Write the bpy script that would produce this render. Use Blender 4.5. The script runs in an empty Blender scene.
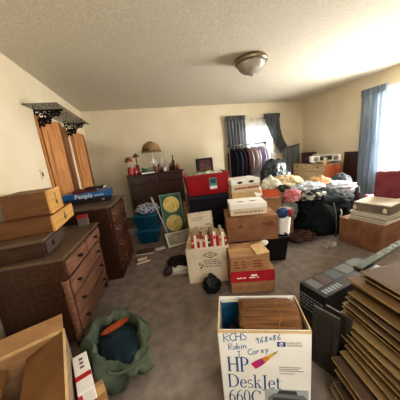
import bpy, bmesh, math, random
from mathutils import Vector, Matrix, noise
PI = math.pi
R = math.radians
scene = bpy.context.scene
C = scene.collection
random.seed(7)

# ------------------------------------------------------------------ materials
def lin(h):
    h = h.lstrip('#')
    o = []
    for i in (0, 2, 4):
        c = int(h[i:i+2], 16) / 255
        o.append(c / 12.92 if c <= .04045 else ((c + .055) / 1.055) ** 2.4)
    return (o[0], o[1], o[2], 1)

MATS = {}
def mat(name, c1, c2=None, scale=6, stretch=(1, 1, 1), rough=.6, metal=0, bump=0, bscale=None, detail=4, spec=.4,
        contrast=(.35, .65), trans=0, alpha=1, translucent=0, sheen=0):
    if name in MATS:
        return MATS[name]
    m = bpy.data.materials.new(name)
    m.use_nodes = True
    nt = m.node_tree
    N = nt.nodes
    L = nt.links
    b = N['Principled BSDF']
    b.inputs['Roughness'].default_value = rough
    b.inputs['Metallic'].default_value = metal
    b.inputs['Specular IOR Level'].default_value = spec
    if sheen:
        b.inputs['Sheen Weight'].default_value = sheen
    tc = N.new('ShaderNodeTexCoord')
    mp = N.new('ShaderNodeMapping')
    mp.inputs['Scale'].default_value = stretch
    L.new(tc.outputs['Object'], mp.inputs['Vector'])
    nz = N.new('ShaderNodeTexNoise')
    nz.inputs['Scale'].default_value = scale
    nz.inputs['Detail'].default_value = detail
    L.new(mp.outputs['Vector'], nz.inputs['Vector'])
    rp = N.new('ShaderNodeValToRGB')
    rp.color_ramp.elements[0].position = contrast[0]
    rp.color_ramp.elements[1].position = contrast[1]
    rp.color_ramp.elements[0].color = lin(c1)
    rp.color_ramp.elements[1].color = lin(c2 or c1)
    if not c2:
        a = lin(c1)
        rp.color_ramp.elements[0].color = (a[0]*.9, a[1]*.9, a[2]*.9, 1)
    L.new(nz.outputs['Fac'], rp.inputs['Fac'])
    L.new(rp.outputs['Color'], b.inputs['Base Color'])
    if bump:
        n2 = N.new('ShaderNodeTexNoise')
        n2.inputs['Scale'].default_value = bscale or scale * 4
        n2.inputs['Detail'].default_value = 3
        L.new(mp.outputs['Vector'], n2.inputs['Vector'])
        bp = N.new('ShaderNodeBump')
        bp.inputs['Strength'].default_value = bump
        bp.inputs['Distance'].default_value = .01
        L.new(n2.outputs['Fac'], bp.inputs['Height'])
        L.new(bp.outputs['Normal'], b.inputs['Normal'])
    if trans:
        b.inputs['Transmission Weight'].default_value = trans
    out = N['Material Output']
    last = b.outputs[0]
    if translucent:
        t = N.new('ShaderNodeBsdfTranslucent')
        L.new(rp.outputs['Color'], t.inputs['Color'])
        mx = N.new('ShaderNodeMixShader')
        mx.inputs[0].default_value = translucent
        L.new(last, mx.inputs[1])
        L.new(t.outputs[0], mx.inputs[2])
        last = mx.outputs[0]
    if alpha < 1:
        t = N.new('ShaderNodeBsdfTransparent')
        mx = N.new('ShaderNodeMixShader')
        mx.inputs[0].default_value = alpha
        L.new(t.outputs[0], mx.inputs[1])
        L.new(last, mx.inputs[2])
        last = mx.outputs[0]
    L.new(last, out.inputs['Surface'])
    MATS[name] = m
    return m

def wood(name, c1, c2, rough=.45, axis=0, scale=5):
    st = [8, 8, 8]
    st[axis] = .7
    return mat(name, c1, c2, scale=scale, stretch=tuple(st), rough=rough, bump=.12, bscale=scale*2, detail=6)

def plain(name, c, rough=.6, **k):
    return mat(name, c, None, rough=rough, **k)

# ------------------------------------------------------------------ mesh builder
class MB:
    def __init__(s):
        s.bm = bmesh.new()
    def box(s, x0, x1, y0, y1, z0, z1, M=None):
        vs = [s.bm.verts.new(p) for p in ((x0,y0,z0),(x1,y0,z0),(x1,y1,z0),(x0,y1,z0),(x0,y0,z1),(x1,y0,z1),(x1,y1,z1),(x0,y1,z1))]
        for f in ((0,3,2,1),(4,5,6,7),(0,1,5,4),(1,2,6,5),(2,3,7,6),(3,0,4,7)):
            s.bm.faces.new([vs[i] for i in f])
        if M is not None:
            for v in vs: v.co = M @ v.co
        return s
    def frustum(s, bx, by, tx, ty, z0, z1):
        vs = [s.bm.verts.new(p) for p in ((-bx,-by,z0),(bx,-by,z0),(bx,by,z0),(-bx,by,z0),(-tx,-ty,z1),(tx,-ty,z1),(tx,ty,z1),(-tx,ty,z1))]
        for f in ((0,3,2,1),(4,5,6,7),(0,1,5,4),(1,2,6,5),(2,3,7,6),(3,0,4,7)):
            s.bm.faces.new([vs[i] for i in f])
        return s
    def tube(s, pts, r, n=8, cap=True):
        pts = [Vector(p) for p in pts]
        rs = r if isinstance(r, (list, tuple)) else [r] * len(pts)
        rings = []
        up = None
        for i, p in enumerate(pts):
            a = pts[max(i-1, 0)]
            b = pts[min(i+1, len(pts)-1)]
            t = (b - a)
            t = t.normalized() if t.length > 1e-9 else Vector((0, 0, 1))
            if up is None:
                up = Vector((0, 0, 1)) if abs(t.z) < .9 else Vector((1, 0, 0))
            x = t.cross(up)
            if x.length < 1e-6: x = t.cross(Vector((0, 1, 0)))
            x.normalize()
            y = x.cross(t).normalized()
            up = y
            rings.append([s.bm.verts.new(p + (x*math.cos(k*2*PI/n) + y*math.sin(k*2*PI/n)) * rs[i]) for k in range(n)])
        for a, b in zip(rings, rings[1:]):
            for k in range(n):
                s.bm.faces.new((a[k], a[(k+1) % n], b[(k+1) % n], b[k]))
        if cap:
            s.bm.faces.new(rings[0][::-1]); s.bm.faces.new(rings[-1])
        return s
    def lathe(s, prof, n=20, c=(0, 0, 0), M=None, wave=None):
        rings = []
        for r, z in prof:
            ring = []
            for k in range(n):
                a = k*2*PI/n
                rr = max(r, .0004) * (1 + (wave[1]*math.sin(wave[0]*a) if wave else 0))
                v = Vector((c[0]+rr*math.cos(a), c[1]+rr*math.sin(a), c[2]+z))
                if M is not None: v = M @ v
                ring.append(s.bm.verts.new(v))
            rings.append(ring)
        for a, b in zip(rings, rings[1:]):
            for k in range(n):
                s.bm.faces.new((a[k], a[(k+1) % n], b[(k+1) % n], b[k]))
        s.bm.faces.new(rings[0][::-1]); s.bm.faces.new(rings[-1])
        return s
    def prism(s, poly, d0, d1, plane='xz'):
        """poly extruded along the remaining axis"""
        def P(a, b, d):
            return {'xz': (a, d, b), 'xy': (a, b, d), 'yz': (d, a, b)}[plane]
        A = [s.bm.verts.new(P(a, b, d0)) for a, b in poly]
        B = [s.bm.verts.new(P(a, b, d1)) for a, b in poly]
        n = len(poly)
        s.bm.faces.new(A); s.bm.faces.new(B[::-1])
        for i in range(n):
            s.bm.faces.new((A[i], B[i], B[(i+1) % n], A[(i+1) % n]))
        return s
    def grid(s, f, nu, nv, closed_u=False):
        V = [[s.bm.verts.new(f(i/(nu if closed_u else nu-1), j/(nv-1))) for j in range(nv)] for i in range(nu)]
        for i in range(nu if closed_u else nu-1):
            for j in range(nv-1):
                a, b = V[i], V[(i+1) % nu]
                s.bm.faces.new((a[j], b[j], b[j+1], a[j+1]))
        return s
    def blob(s, c, r, seed=0, amp=.25, freq=2.2, sub=4, floor=None, power=1.0):
        t = bmesh.new()
        bmesh.ops.create_icosphere(t, subdivisions=sub, radius=1)
        off = Vector((seed*7.3, seed*3.1, seed*5.7))
        mp = {}
        for v in t.verts:
            n = v.co.normalized()
            d = 1 + amp * (noise.noise(n*freq + off) + .55*(1-2*abs(noise.noise(n*freq*2.3 + off*2))) - .3 + .3*(1-2*abs(noise.noise(n*freq*5 + off)))*.6 + .16*(1-2*abs(noise.noise(n*freq*9 + off*3))))
            q = Vector([math.copysign(abs(x)**power, x) for x in n])
            p = Vector((q.x*r[0]*d + c[0], q.y*r[1]*d + c[1], q.z*r[2]*d + c[2]))
            if floor is not None and p.z < floor: p.z = floor
            mp[v] = s.bm.verts.new(p)
        for f in t.faces:
            s.bm.faces.new([mp[v] for v in f.verts])
        t.free()
        return s
    def build(s, name, m, parent=None, loc=(0, 0, 0), rot=(0, 0, 0), smooth=False, bevel=0, solid=0):
        bmesh.ops.recalc_face_normals(s.bm, faces=s.bm.faces)
        me = bpy.data.meshes.new(name)
        s.bm.to_mesh(me)
        s.bm.free()
        if smooth:
            for p in me.polygons: p.use_smooth = True
        if m: me.materials.append(m)
        o = bpy.data.objects.new(name, me)
        C.objects.link(o)
        o.location = loc
        o.rotation_euler = rot
        if parent: o.parent = parent
        if bevel:
            b = o.modifiers.new('bevel', 'BEVEL')
            b.width = bevel; b.segments = 2; b.limit_method = 'ANGLE'
        if solid:
            b = o.modifiers.new('solid', 'SOLIDIFY')
            b.thickness = solid
        return o

def tag(o, label=None, cat=None, group=None, kind=None):
    if label: o['label'] = label
    if cat: o['category'] = cat
    if group: o['group'] = group
    if kind: o['kind'] = kind
    return o

def thing(name, label, cat, loc=(0, 0, 0), rz=0, group=None, rot=None):
    o = bpy.data.objects.new(name, None)
    C.objects.link(o)
    o.empty_display_size = .05
    o.location = loc
    o.rotation_euler = rot or (0, 0, rz)
    return tag(o, label, cat, group)

def struct(o):
    o['kind'] = 'structure'
    return o

def text(body, size, m, parent, loc, rot, name='lettering', align='LEFT', sx=1, depth=.0004):
    cu = bpy.data.curves.new(name, 'FONT')
    cu.body = body
    cu.size = size
    cu.align_x = align
    cu.extrude = depth
    t = bpy.data.objects.new(name, cu)
    C.objects.link(t)
    dg = bpy.context.evaluated_depsgraph_get()
    me = bpy.data.meshes.new_from_object(t.evaluated_get(dg))
    bpy.data.objects.remove(t)
    bpy.data.curves.remove(cu)
    me.materials.clear()
    me.materials.append(m)
    o = bpy.data.objects.new(name, me)
    C.objects.link(o)
    o.location = loc
    o.rotation_euler = rot
    o.scale = (sx, 1, 1)
    o.parent = parent
    return o

# single-line letters for handwriting (unit box, x right, y up)
PEN = {
 'R': [[(0,0),(0,1),(.45,.95),(.5,.7),(.05,.5),(.55,0)]], 'C': [[(.55,.85),(.3,1),(.03,.7),(.03,.3),(.3,0),(.58,.15)]],
 'H': [[(0,0),(.03,1)],[(0,.5),(.5,.52)],[(.5,0),(.53,1)]], 'S': [[(.5,.9),(.25,1),(.05,.75),(.45,.35),(.3,.02),(0,.12)]],
 'o': [[(.25,.5),(.05,.3),(.1,.05),(.35,.05),(.42,.35),(.25,.5)]], 'b': [[(0,1),(.05,0),(.35,.1),(.35,.4),(.05,.4)]],
 'i': [[(.1,.5),(.12,0)],[(.12,.72),(.14,.76)]], 'n': [[(0,.5),(.03,0),(.06,.35),(.25,.5),(.35,.3),(.36,0)]],
 's': [[(.3,.48),(.08,.45),(.28,.15),(.05,.02)]], 'J': [[(.1,1),(.5,1)],[(.35,1),(.33,.1),(.1,-.1),(0,.15)]], '.': [[(.05,.02),(.1,.05)]],
 'r': [[(0,.5),(.03,0),(.08,.4),(.3,.48)]], 'e': [[(.03,.25),(.35,.3),(.25,.5),(.05,.35),(.1,.03),(.38,.1)]],
 'y': [[(0,.5),(.18,.1)],[(.38,.5),(.1,-.35)]], '9': [[(.4,.8),(.2,1),(.05,.75),(.3,.6),(.42,.9),(.35,0)]],
 '6': [[(.4,1),(.1,.5),(.1,.1),(.35,.05),(.4,.35),(.12,.4)]], '8': [[(.4,.9),(.1,.85),(.4,.25),(.2,0),(.05,.2),(.4,.9)]],
 '+': [[(0,.4),(.4,.45)],[(.2,.2),(.22,.7)]], 'a': [[(.35,.5),(.05,.4),(.08,.05),(.3,.1),(.35,.5),(.42,0)]], 'd': [[(.35,.4),(.05,.35),(.1,.02),(.34,.1),(.38,1),(.42,0)]],
 'm': [[(0,.5),(.03,0),(.2,.5),(.22,0),(.42,.5),(.45,0)]], 'F': [[(0,0),(.02,1),(.45,1)],[(0,.55),(.35,.55)]], ' ': [],
}
def handwriting(mb, s, x, y, size, slope=0, w=.0016, adv=.62, dy=-.0006):
    """pen strokes in the xz plane, facing -y"""
    for ch in s:
        wid = .62
        for st in PEN.get(ch, []):
            pts = [(x + px*size, dy, y + py*size + slope*px*size) for px, py in st]
            mb.tube(pts, w, n=4)
        x += wid*size if ch.isupper() or ch.isdigit() else (.35*size if ch in 'i.' else adv*.8*size)
        y += slope*wid*size
    return mb

# serif letters built from stems, bowls and serifs
def glyph_parts(ch):
    S = .13; T = .045
    def stem(x, y0, y1, sl=.07, sr=.07, b=True, t=True):
        o = [('r', x, y0, x+S, y1)]
        if b: o.append(('r', x-sl, y0, x+S+sr, y0+T))
        if t: o.append(('r', x-sl, y1-T, x+S+sr, y1))
        return o
    if ch == 'H': return stem(.07,0,1)+stem(.62,0,1)+[('r',.15,.48,.65,.54)], .86
    if ch == 'P': return stem(.07,0,1,sr=.07)+[('r',.15,.96,.32,1),('r',.15,.45,.32,.5),('a',.3,.725,.3,.275,S,T,-90,90)], .64
    if ch == 'D': return stem(.07,0,1,sr=0)+[('r',.15,.955,.34,1),('r',.15,0,.34,.045),('a',.32,.5,.48,.5,S,T,-90,90)], .86
    if ch == 'e': return [('a',.26,.31,.25,.33,.11,.045,5,325),('r',.06,.33,.5,.375)], .55
    if ch == 's': return [('a',.19,.47,.17,.17,.06,.06,20,265),('a',.19,.17,.19,.19,.07,.05,-160,95)], .44
    if ch == 'k': return [('r',.07,0,.18,1),('r',0,0,.26,T),('r',0,.95,.1,1),('q',(.17,.27),(.2,.36),(.44,.62),(.38,.62)),('r',.3,.59,.52,.63),('q',(.22,.38),(.3,.42),(.54,.02),(.42,.02)),('r',.36,0,.6,T)], .6
    if ch == 'J': return [('r',.14,.1,.27,1),('r',.05,.96,.36,1),('a',.1,.1,.17,.25,S,.06,-130,0)], .42
    if ch == 't': return [('r',.08,.06,.19,.8),('r',0,.58,.34,.63),('a',.24,.16,.16,.17,.1,.05,180,320)], .38
    if ch == '6': return [('a',.27,.31,.25,.32,.1,.045,0,360),('a',.44,.36,.42,.62,.11,.05,88,185)], .58
    if ch == '0': return [('a',.27,.5,.26,.51,.11,.04,0,360)], .58
    if ch == 'C': return [('a',.43,.5,.41,.52,.13,.045,42,318),('r',.7,.68,.745,.98)], .82
    return [], .3
def serif_word(mb, word, x, y, size, sx=1, y_front=-.0007):
    def face(pts):
        vs = [mb.bm.verts.new((x + a*size*sx, y_front, y + b*size)) for a, b in pts]
        mb.bm.faces.new(vs)
    for ch in word:
        parts, adv = glyph_parts(ch)
        for p in parts:
            if p[0] == 'r':
                _, a, b, c, d = p
                face([(a,b),(c,b),(c,d),(a,d)])
            elif p[0] == 'q':
                face(p[1:])
            else:
                _, cx, cy, rx, ry, tx, ty, a0, a1 = p
                n = 22
                for i in range(n):
                    q = []
                    for aa, inner in ((i, 0), (i+1, 0), (i+1, 1), (i, 1)):
                        t = R(a0 + (a1-a0)*aa/n)
                        q.append((cx + (rx - inner*tx)*math.cos(t), cy + (ry - inner*ty)*math.sin(t)))
                    face(q)
        x += adv*size*sx

# ------------------------------------------------------------------ palette
M_wall = mat('wall_paint', 'd9ccb0', 'e1d6be', scale=1.5, rough=.85, bump=.05, bscale=90)
M_ceil = mat('ceiling_paint', 'd2cbb8', 'ddd6c6', scale=30, rough=.9, bump=.5, bscale=110)
M_carpet = mat('carpet', '776d66', '998d84', scale=9, rough=.95, bump=.8, bscale=160, detail=8, spec=.1, contrast=(.28, .72))
M_white_trim = plain('white_trim', 'e8e6de', .5)
M_dkwood = wood('dark_walnut', '301d13', '4a2d1f', .4, 0)
M_drawer = wood('worn_walnut', '684839', '896450', .42, 0)
M_drawer2 = wood('dark_drawer', '43281b', '5e3b29', .4, 0)
M_top = wood('dusty_top', '5a4a3c', '6b5848', .38, 0)
M_chest = wood('mahogany', '2b1a17', '40261f', .3, 0)
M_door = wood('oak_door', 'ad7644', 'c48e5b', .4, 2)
M_door_dk = wood('oak_door_shade', '6b4022', '805028', .45, 2)  # same oak, darkened for the leaf turned out of the light
M_light_wood = wood('blond_wood', 'b59d75', 'cbb48b', .5, 0)
M_light_top = wood('blond_top', 'a88d64', 'bfa478', .5, 0)
M_sunlit_wood = wood('sunlit_orange_wood', 'a4583a', 'bf6f4b', .45, 2)  # orange sunlight on the blond dresser's side, put into the wood colour
M_box_shaded = wood('pine_box_shaded', '684528', '7a5433', .5, 0)  # pine darkened to carry the shade on the front faces
M_box_lit = wood('pine_box_end_lit', 'bf9052', 'd0a566', .5, 1)  # same pine, lightened for the ends that catch the light
M_iron = plain('black_iron', '1b1a19', .5, metal=.6)
M_brass = plain('brass', '9c8c74', .35, metal=.8)
M_chrome = plain('chrome', 'c9c9c6', .2, metal=1)
M_glass = mat('smoky_glass', '5a625c', None, rough=.08, alpha=.55, spec=.6)
M_clear = mat('clear_glass', 'dfe8e4', None, rough=.05, alpha=.3, spec=.6)
M_pane = mat('window_glass', 'f4f8fa', None, rough=.02, alpha=.08, spec=.5)
M_frost = mat('frosted_glass', 'c9c4b4', 'b5b0a0', scale=14, rough=.25, translucent=.25)
M_card = mat('cardboard', '96714e', 'aa845e', scale=9, stretch=(1, 1, 3), rough=.8)
M_card_dk = mat('cardboard_dark', '80583f', '926a4e', scale=9, rough=.8)
M_card_in = mat('cardboard_inside', '6e4c2a', '805b35', scale=6, rough=.85)
M_card_lt = mat('cardboard_edge', 'c6a778', 'd3b88c', scale=20, rough=.8)
M_white_card = mat('white_card', 'e6e4de', 'f0efea', scale=5, rough=.6)
M_cream_card = mat('cream_card', 'd0c2ab', 'ddd1bd', scale=5, rough=.65)
M_tape = plain('packing_tape', 'c2a06c', .25)
M_black_pl = plain('black_plastic', '15161a', .35)
M_dark_tote = mat('navy_tote', '1f1e28', '282735', scale=4, rough=.35)
M_red_tote = mat('red_tote', '93121d', 'a31a25', scale=4, rough=.35)
M_teal_tote = mat('teal_tote', '0d4159', '13506a', scale=4, rough=.35)
M_teal_lid = mat('teal_lid', '1c5f7c', '266f8c', scale=4, rough=.35)
M_green = mat('board_green', '1f4a36', '2a5a42', scale=10, rough=.45)
M_gold = mat('gold_print', 'b89a3c', 'dfc878', scale=24, rough=.4, detail=8)
M_ink = plain('ink_black', '1c1a1a', .6)
M_ink_grey = plain('ink_grey', '8a8a88', .6)
M_blue_ink = plain('ink_blue', '0d4f8f', .5)
M_pen = plain('pen_blue', '2f6aa0', .5)
M_red_ink = plain('ink_red', 'b3222b', .5)
M_redpaper = mat('red_card', 'a01f2b', 'b92b35', scale=6, rough=.5)
M_maroon = mat('maroon_upholstery', '74303a', '843e47', scale=8, rough=.55, bump=.1)
M_garbage = mat('black_bag', '101516', '191f20', scale=5, rough=.5, bump=.3, bscale=14)
M_bag_dkgreen = mat('dark_bag', '10181a', '182123', scale=5, rough=.85, spec=.2, bump=.3, bscale=12)
M_clearbag = mat('clear_bag', 'aeb9c4', 'e6ecf2', scale=9, rough=.25, bump=.5, bscale=14, spec=.7)
M_smokebag = mat('smoke_bag', '1c2428', '55656c', scale=6, rough=.3, bump=.6, bscale=10, spec=.6, contrast=(.4, .75))
M_curtain_b = mat('slate_curtain', '64676a', '868a8d', scale=3, stretch=(6, 6, .6), rough=.9, translucent=.25)
M_curtain_r = mat('blue_curtain', '8594a4', 'a9b7c4', scale=3, stretch=(6, 6, .6), rough=.9, translucent=.35)
M_sheer = mat('sheer', 'f3f3ee', None, rough=.9, alpha=.33, translucent=.6)
M_lace = mat('lace_valance', 'd6d6d0', None, rough=.9, alpha=.65, translucent=.4)
M_twine = mat('twine', '5c3d24', '835d38', scale=14, stretch=(.3, 8, 8), rough=.9, bump=.6, bscale=30)
M_olive = mat('olive_canvas', '3f483c', '5d6754', scale=6, rough=.85, bump=.3, bscale=20)
M_tealcloth = mat('teal_cloth', '0f2229', '183039', scale=5, rough=.95, bump=.3, bscale=16)
M_orange = mat('orange_cloth', '8a3f20', '9c4d2a', scale=6, rough=.9)
M_ivory = plain('ivory', 'd8cfb8', .4)
M_porcelain = plain('porcelain', 'e6e2d6', .2)
M_paper = plain('paper', 'ddd8c8', .8)
M_oldpaper = plain('old_paper', 'b3a488', .8)

# ------------------------------------------------------------------ room
H, ZC = 1.407, 2.595
YB, XL, XR, YF = 5.438, -1.216, 4.640, -1.3
T = .12
def wall_back():
    mb = MB()
    x0, x1, z0, z1 = 2.60, 3.61, .54, 2.08
    mb.box(XL-T, x0, YB, YB+T, 0, ZC); mb.box(x1, XR+T, YB, YB+T, 0, ZC)
    mb.box(x0, x1, YB, YB+T, 0, z0); mb.box(x0, x1, YB, YB+T, z1, ZC)
    struct(mb.build('wall_back', M_wall))
    m = MB()
    for a, b, c, d in ((x0-.06, x0, z0-.06, z1+.06), (x1, x1+.06, z0-.06, z1+.06), (x0, x1, z1, z1+.06), (x0-.1, x1+.1, z0-.06, z0)):
        m.box(a, b, YB-.02, YB-.001, c, d)
    for a, b, c, d in ((x0, x0+.04, z0, z1), (x1-.04, x1, z0, z1), (x0+.04, x1-.04, z0, z0+.04), (x0+.04, x1-.04, z1-.04, z1), (x0+.04, x1-.04, 1.29, 1.33)):
        m.box(a, b, YB+.04, YB+.08, c, d)
    for k in (1, 2):
        xx = x0 + (x1-x0)*k/3
        m.box(xx-.008, xx+.008, YB+.05, YB+.07, z0+.04, z1-.04)
    for zz in (.79, 1.05, 1.59, 1.84):
        m.box(x0+.04, x1-.04, YB+.05, YB+.07, zz-.008, zz+.008)
    w = struct(m.build('window_1', M_white_trim))
    MB().box(x0+.04, x1-.04, YB+.058, YB+.062, z0+.04, z1-.04).build('pane', M_pane, w)
def wall_right():
    mb = MB()
    y0, y1, z0, z1 = 1.925, 3.22, .65, 2.19
    mb.box(XR, XR+T, YF, y0, 0, ZC); mb.box(XR, XR+T, y1, YB, 0, ZC)
    mb.box(XR, XR+T, y0, y1, 0, z0); mb.box(XR, XR+T, y0, y1, z1, ZC)
    struct(mb.build('wall_right', M_wall))
    m = MB()
    for a, b, c, d in ((y0-.06, y0, z0-.06, z1+.06), (y1, y1+.06, z0-.06, z1+.06), (y0, y1, z1, z1+.06), (y0-.1, y1+.1, z0-.06, z0)):
        m.box(XR-.02, XR-.001, a, b, c, d)
    for a, b, c, d in ((y0, y0+.04, z0, z1), (y1-.04, y1, z0, z1), (y0+.04, y1-.04, z0, z0+.04), (y0+.04, y1-.04, z1-.04, z1), (y0+.04, y1-.04, 1.4, 1.44)):
        m.box(XR+.04, XR+.08, a, b, c, d)
    w = struct(m.build('window_2', M_white_trim))
    MB().box(XR+.058, XR+.062, y0+.04, y1-.04, z0+.04, z1-.04).build('pane', M_pane, w)
struct(MB().box(XL-T, XR+T, YF-T, YB+T, -.1, 0).build('floor', M_carpet))
struct(MB().box(XL-T, XR+T, YF-T, YB+T, ZC, ZC+.1).build('ceiling', M_ceil))
struct(MB().box(XL-T, XL, YF, YB, 0, ZC).build('wall_left', M_wall))
struct(MB().box(XL-T, XR+T, YF-T, YF, 0, ZC).build('wall_front', M_wall))
wall_back(); wall_right()
struct(MB().box(XL+.001, XR-.001, YB-.014, YB-.001, 0.001, .09).build('baseboard_back', M_white_trim, bevel=.003))
struct(MB().box(XR-.014, XR-.001, YF+.01, YB-.016, 0.001, .09).build('baseboard_right', M_white_trim, bevel=.003))

# folding closet doors standing open off the left wall
def door_leaf(parent, a, b, z1, m, name='door_leaf'):
    a = Vector(a); b = Vector(b)
    L = (b-a).length
    ang = math.atan2(b.y-a.y, b.x-a.x)
    mb = MB()
    mb.box(0, L, -.016, .016, .01, z1)
    st = min(.06, L*.25)
    for z0, zz in ((.12, .9), (1.0, z1-.12)):          # raised panels on both faces
        for s in (-1, 1):
            mb.box(st, L-st, min(s*.016, s*.024), max(s*.016, s*.024), z0, zz)
    return mb.build(name, m, parent, (a.x, a.y, 0), (0, 0, ang), bevel=.004)
for n, pts in (('door_1', ((-1.195, 3.16), (-1.03, 3.28), (-1.195, 4.06))), ('door_2', ((-1.195, 4.385), (-1.085, 4.59), (-1.195, 5.17)))):
    t = struct(thing(n, None, None))
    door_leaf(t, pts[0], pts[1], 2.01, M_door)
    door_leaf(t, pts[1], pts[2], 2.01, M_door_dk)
    m = MB()
    y0, y1 = pts[0][1]-.06, pts[2][1]+.05
    m.box(XL+.001, XL+.018, y0, y0+.06, 0.001, 2.02).box(XL+.001, XL+.018, y1-.05, y1, 0.001, 2.02).box(XL+.001, XL+.018, y0, y1, 2.021, 2.075)
    m.build('door_frame', M_door, t, bevel=.003)

# light switch
t = thing('light_switch', 'beige rocker light switch plate on the left wall', 'light switch', (XL, 2.915, 1.361))
MB().box(0.001, .008, -.036, .036, -.06, .06).build('cover_plate', M_ivory, t, bevel=.003)
MB().box(.008, .016, -.012, .012, -.025, .025).build('rocker', plain('brown_rocker', '4a3a2c', .4), t, bevel=.002)

# glass shelf on scrolled brackets
t = thing('wall_shelf', 'smoky glass wall shelf on two scrolled black iron brackets, above the closet doors', 'shelf', (XL, 0, 2.136))
MB().box(.004, .357, 2.86, 4.345, 0, .012).build('shelf_board', M_glass, t, bevel=.003)
for yy in (3.135, 4.147):
    b = MB()
    b.box(.001, .012, yy-.012, yy+.012, -.23, -.002)
    b.box(.001, .33, yy-.012, yy+.012, -.014, -.002)
    pts = [(.012 + .31*(1-math.cos(k/14*PI/2))**.8, yy, -.22 + .205*math.sin(k/14*PI/2)**1.3) for k in range(15)]
    b.tube(pts, .008, 6)
    for cx, cz, r0, dr in ((.075, -.066, .05, 1), (.17, -.06, .042, -1), (.25, -.044, .03, 1), (.06, -.148, .04, -1), (.13, -.132, .03, 1)):
        sp = [(cx + r0*(1-k/26)*math.cos(dr*k*.42), yy, cz + r0*(1-k/26)*math.sin(dr*k*.42)) for k in range(24)]
        b.tube(sp, .0075, 5)
        for q in range(5):                              # little iron leaves
            a = q*1.27 + cx*20
            b.lathe([(0, -.004), (.019, 0), (0, .004)], 6, (0, 0, 0), Matrix.Translation((cx+r0*.9*math.cos(a), yy, cz+r0*.9*math.sin(a))) @ Matrix.Rotation(PI/2, 4, 'X'))
    b.build('bracket', M_iron, t)

# ceiling lamp
t = thing('ceiling_light', 'round flush ceiling light with brass rim and frosted glass bowl', 'ceiling light', (1.606, 2.86, ZC))
t.scale = (1.1, 1.1, 1.1)
MB().lathe([(.19, 0), (.205, -.02), (.2, -.05), (.185, -.06), (.175, -.055), (.175, 0)], 36).build('rim', M_brass, t, smooth=True)
MB().lathe([(.178, -.045), (.172, -.075), (.15, -.115), (.11, -.15), (.05, -.172), (.012, -.178)], 32, wave=(16, .012)).build('glass_bowl', M_frost, t, smooth=True)
MB().lathe([(.012, -.176), (.016, -.186), (.008, -.2), (.003, -.204)], 12).build('finial', M_brass, t, smooth=True)

# ------------------------------------------------------------------ furniture helpers
def knob(parent, x, z, y, m=None, r=.016):
    mb = MB()
    mb.lathe([(r*.5, 0), (r*.5, .012), (r, .02), (r*.9, .03), (r*.3, .034)], 12, (0, 0, 0), Matrix.Translation((x, y, z)) @ Matrix.Rotation(PI/2, 4, 'X'))
    return mb.build('knob', m or M_ink, parent, smooth=True)
def pull(parent, x, z, y, w=.1, m=None):
    mb = MB()
    for s in (-1, 1):
        mb.lathe([(.012, 0), (.014, .006), (.005, .01), (.005, .02)], 10, (0, 0, 0), Matrix.Translation((x+s*w/2, y, z)) @ Matrix.Rotation(PI/2, 4, 'X'))
    mb.tube([(x-w/2, y-.018, z), (x-w*.4, y-.02, z-.025), (x, y-.022, z-.032), (x+w*.4, y-.02, z-.025), (x+w/2, y-.018, z)], .004, 6)
    return mb.build('handle', m or M_brass, parent, smooth=True)

# --- dresser nearest, left (front faces the room)
A = R(4)
t = thing('dresser', 'worn walnut dresser with dark knobs, nearest the camera under the wooden boxes', 'dresser', (-.68, 1.58, 0), PI/2-A)
L1, D1, H1 = .87, .505, .787
mb = MB()
mb.box(.02, L1-.02, .03, D1, .07, .60)
mb.box(0, L1, 0, D1, .60, H1-.022)
mb.build('carcass', M_dkwood, t, bevel=.004)
MB().box(-.012, L1+.012, -.018, D1+.005, H1-.022, H1).build('top', M_top, t, bevel=.006)
for x0, x1 in ((.03, L1/2-.008), (L1/2+.008, L1-.03)):
    d = MB().box(x0, x1, -.016, .01, .625, H1-.045).build('drawer', M_drawer, t, bevel=.006)
    knob(d, (x0+x1)/2, .693, -.016)
for k in range(3):
    z0 = .095 + k*.168
    d = MB().box(.065, L1-.065, .006, .035, z0, z0+.152).build('drawer', M_drawer, t, bevel=.006)
    for x in (.17, L1-.17):
        knob(d, x, z0+.08, .006)
for x in (.028, L1-.028):
    m = MB()
    m.lathe([(.026, .07), (.026, .12), (.02, .14), (.024, .3), (.024, .42), (.02, .55), (.027, .58), (.027, .60)], 14, (x, .03, 0))
    m.build('column', M_drawer, t, smooth=True)
for x in (.035, L1-.035):
    for y in (.04, D1-.035):
        MB().lathe([(.018, 0), (.03, .02), (.022, .05), (.03, .072)], 12, (x, y, 0)).build('foot', M_dkwood, t, smooth=True)

# --- second dresser further along the left wall
t = thing('dresser', 'dark dresser with curled pulls, behind the nearest dresser and under the blue game box', 'dresser', (-.477, 2.52, 0), PI/2-R(6))
L2, D2, H2 = .80, .50, .93
MB().box(.01, L2-.01, .02, D2, .0, H2-.025).build('carcass', M_dkwood, t, bevel=.004)
MB().box(-.01, L2+.01, -.012, D2+.01, H2-.025, H2).build('top', M_top, t, bevel=.006)
for k in range(4):
    z0 = .08 + k*.205
    d = MB().box(.05, L2-.05, -.004, .022, z0, z0+.188).build('drawer', M_drawer2, t, bevel=.006)
    for x in (.2, L2-.2):
        pull(d, x, z0+.11, -.004, .12)
MB().box(0, L2, -.006, D2, 0, .06).build('plinth', M_dkwood, t, bevel=.004)

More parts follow.
